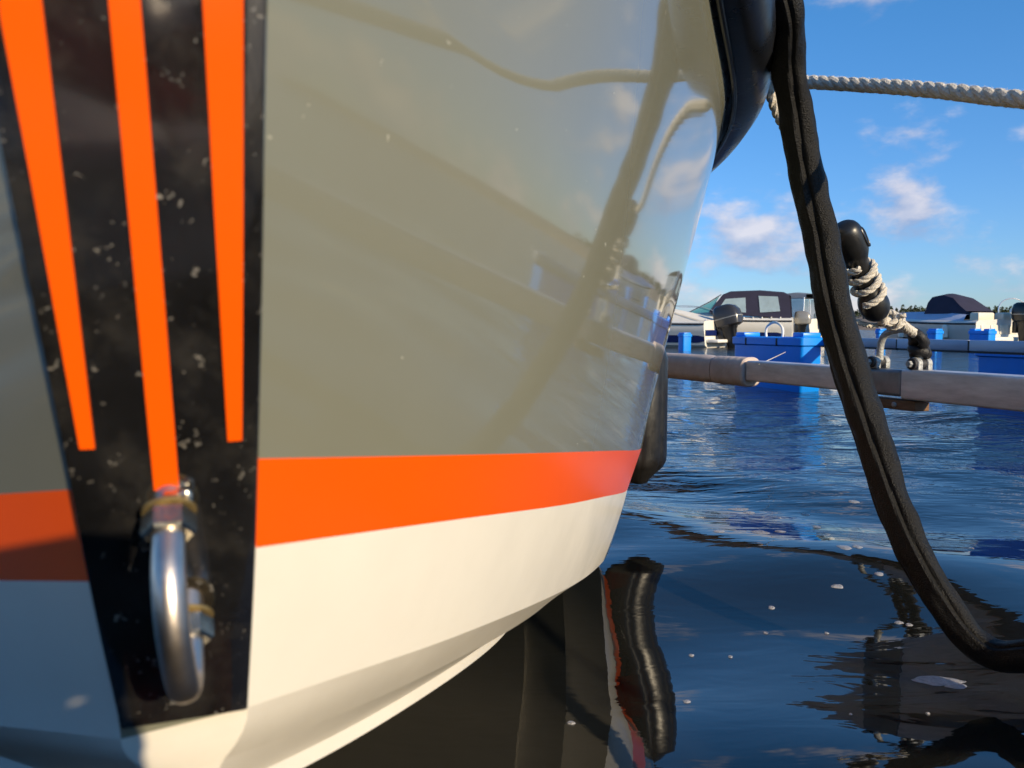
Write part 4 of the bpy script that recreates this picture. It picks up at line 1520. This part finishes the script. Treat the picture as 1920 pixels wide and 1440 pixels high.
BN = [('pelvis', 'waist'), ('waist', 'chest'), ('chest', 'neck'), ('neck', 'jaw'), ('jaw', 'head'), ('head', 'crown'), ('chest', 'rsh'), ('rsh', 'rel'), ('rel', 'rwr'), ('chest', 'lsh'), ('lsh', 'lel'), ('lel', 'lwr'),
      ('pelvis', 'rhip'), ('rhip', 'rkn'), ('rkn', 'ran'), ('ran', 'rto'), ('pelvis', 'lhip'), ('lhip', 'lkn'), ('lkn', 'lan'), ('lan', 'lto')]
# right hand round the left end of the phone, left hand below it, placed to shade the left bow
PHX0, PHX1, PHY = -0.040, 0.120, -0.0075
J['rpalm'] = ((-.150, -.036, .672), .021)
BN.append(('rwr', 'rpalm'))
fing = {'rindex': [(-.135, -.032, .700), (-.108, -.024, .704), (-.086, -.020, .700)], 'rmiddle': [(-.128, -.033, .682), (-.098, -.026, .683), (-.078, -.021, .680)],
        'rring': [(-.130, -.034, .664), (-.101, -.027, .662), (-.082, -.021, .662)], 'rlittle': [(-.136, -.034, .648), (-.112, -.027, .643), (-.096, -.021, .643)],
        'rthumb': [(-.152, -.018, .690), (-.150, .006, .700), (-.130, .012, .704)]}
for k_, pts_ in fing.items():
    pr_ = 'rpalm'
    for i, q_ in enumerate(pts_):
        J[f'{k_}{i}'] = (q_, (.0095, .0088, .0072)[i])
        BN.append((pr_, f'{k_}{i}'))
        pr_ = f'{k_}{i}'
J['lwr'] = ((-0.110, -.082, 0.619), .028)
J['lpalm'] = ((-0.040, -.040, 0.612), .023)
BN.append(('lwr', 'lpalm'))
fing = {'lindex': [(-0.005, -.034, 0.628), (0.020, -.024, 0.632), (0.040, -.019, 0.638)], 'lmiddle': [(0.000, -.034, 0.614), (0.030, -.026, 0.618), (0.052, -.019, 0.628)],
        'lring': [(-0.002, -.032, 0.598), (0.028, -.024, 0.602), (0.050, -.016, 0.612)], 'llittle': [(-0.008, -.030, 0.584), (0.018, -.022, 0.586), (0.036, -.014, 0.594)],
        'lthumb': [(-0.032, -.020, 0.628), (-0.020, -.002, 0.636), (-0.004, .004, 0.646)]}
for k_, pts_ in fing.items():
    pr_ = 'lpalm'
    for i, q_ in enumerate(pts_):
        J[f'{k_}{i}'] = (q_, (0.040, .0088, 0.023)[i])
        BN.append((pr_, f'{k_}{i}'))
        pr_ = f'{k_}{i}'
J = {k_: ((v_[0][0] + 0.09, v_[0][1], v_[0][2]), v_[1]) for k_, v_ in J.items()}
body = skin_mesh('body', J, BN, M_skin, person)
jk = {k_: J[k_] for k_ in ('waist', 'pelvis', 'chest', 'neck', 'rsh', 'rel', 'lsh', 'lel')}
rl_ = lambda a_, b_, t_: tuple(np.array(J[a_][0]) * (1 - t_) + np.array(J[b_][0]) * t_)
jk['pelvis'] = (J['pelvis'][0], .150)
jk['waist'] = (J['waist'][0], .145)
jk['chest'] = (J['chest'][0], .162)
jk['neck'] = (rl_('chest', 'neck', .75), .082)
for s_ in 'rl':
    jk[s_ + 'sh'] = (J[s_ + 'sh'][0], .100)
    jk[s_ + 'el'] = (J[s_ + 'el'][0], .062)
    jk[s_ + 'cuff'] = (rl_(s_ + 'el', s_ + 'wr', 1.04), .042)
skin_mesh('jacket', jk, [('waist', 'pelvis'), ('waist', 'chest'), ('chest', 'neck'), ('chest', 'rsh'), ('rsh', 'rel'), ('rel', 'rcuff'), ('chest', 'lsh'), ('lsh', 'lel'), ('lel', 'lcuff')], M_red, body)
tr_ = {'pelvis': (J['pelvis'][0], .138)}
tb_ = []
for s_ in 'rl':
    tr_[s_ + 'hip'] = (J[s_ + 'hip'][0], .108)
    tr_[s_ + 'kn'] = (J[s_ + 'kn'][0], .076)
    tr_[s_ + 'an'] = (rl_(s_ + 'kn', s_ + 'an', .92), .056)
    tb_ += [('pelvis', s_ + 'hip'), (s_ + 'hip', s_ + 'kn'), (s_ + 'kn', s_ + 'an')]
skin_mesh('trousers', tr_, tb_, M_jean, body)
for s_ in 'rl':
    a_, t_ = np.array(J[s_ + 'an'][0]), np.array(J[s_ + 'to'][0])
    skin_mesh('shoe', {'heel': (tuple(a_ + np.array([0, -.01, .012])), .050), 'ball': (tuple(t_ + np.array([0, -.02, .012])), .042), 'toe': (tuple(t_ + np.array([0, -.09, .006])), .034)}, [('heel', 'ball'), ('ball', 'toe')], M_shoe, body)
hc_ = np.array(J['head'][0])
hv = []
for a_ in np.linspace(0.0, 1.75, 14):
    hv.append([hc_ + np.array([0, -.022, .030]) + np.array([.096 * math.sin(a_) * math.cos(b_), .108 * math.sin(a_) * math.sin(b_) * (1 if math.sin(b_) < 0 else .80), .098 * math.cos(a_)]) * (1 + .03 * math.sin(b_ * 9 + a_ * 5)) for b_ in np.linspace(0, 2 * math.pi, 36, endpoint=False)])
hair_v, hair_f = grid(np.array(hv), True)
MB().add(list(hair_v), hair_f).build('hair', M_hair, body)
for dx in (-.032, .032):
    MB().add(*lathe(hc_ + np.array([dx, .078, .004]), (0, 1, 0), [(0, .004), (.004, .010), (.010, .011), (.014, .006)], 12)).build('eye', mat('eye_white_and_iris', (.16, .12, .10), .2), body)
    MB().add(*bbox(hc_ + np.array([dx * 2.85, -.005, -.005]), (.014, .030, .056), None, .006)).build('ear', M_skin, body)
MB().add(*tube([hc_ + np.array([0, .082, .012]), hc_ + np.array([0, .100, -.012]), hc_ + np.array([0, .106, -.026]), hc_ + np.array([0, .086, -.032])], [.007, .011, .014, .010], 10)).build('nose', M_skin, body)
MB().add(*tube([hc_ + np.array([-.024, .072, -.058]), hc_ + np.array([0, .082, -.056]), hc_ + np.array([.024, .072, -.058])], [.003, .006, .003], 8)).build('lips', mat('lips', (.40, .15, .12), .45), body)
# the phone in that hand; the picture is taken through its lens
ph = empty('phone', (.04, PHY, .65))
tag(ph, 'dark phone held out in the hand, mirrored in the black panel', 'phone')
MB().add(*bbox(((PHX0 + PHX1) / 2, PHY, .6840), (PHX1 - PHX0, .0085, .084), None, .003)).build('phone_body', mat('black_phone_glass', (.008, .008, .010), .12), ph)
for dx, dz_ in ((0.0, -.0), (.024, .0), (0.0, .024)):
    if dx == 0 and dz_ == 0:
        continue
    MB().add(*lathe((dx, PHY + .0042, .65 + dz_), (0, 1, 0), [(0, .0085), (.0012, .0085), (.0016, .006), (.0010, .002)], 20)).build('lens_ring', M_steel, ph)
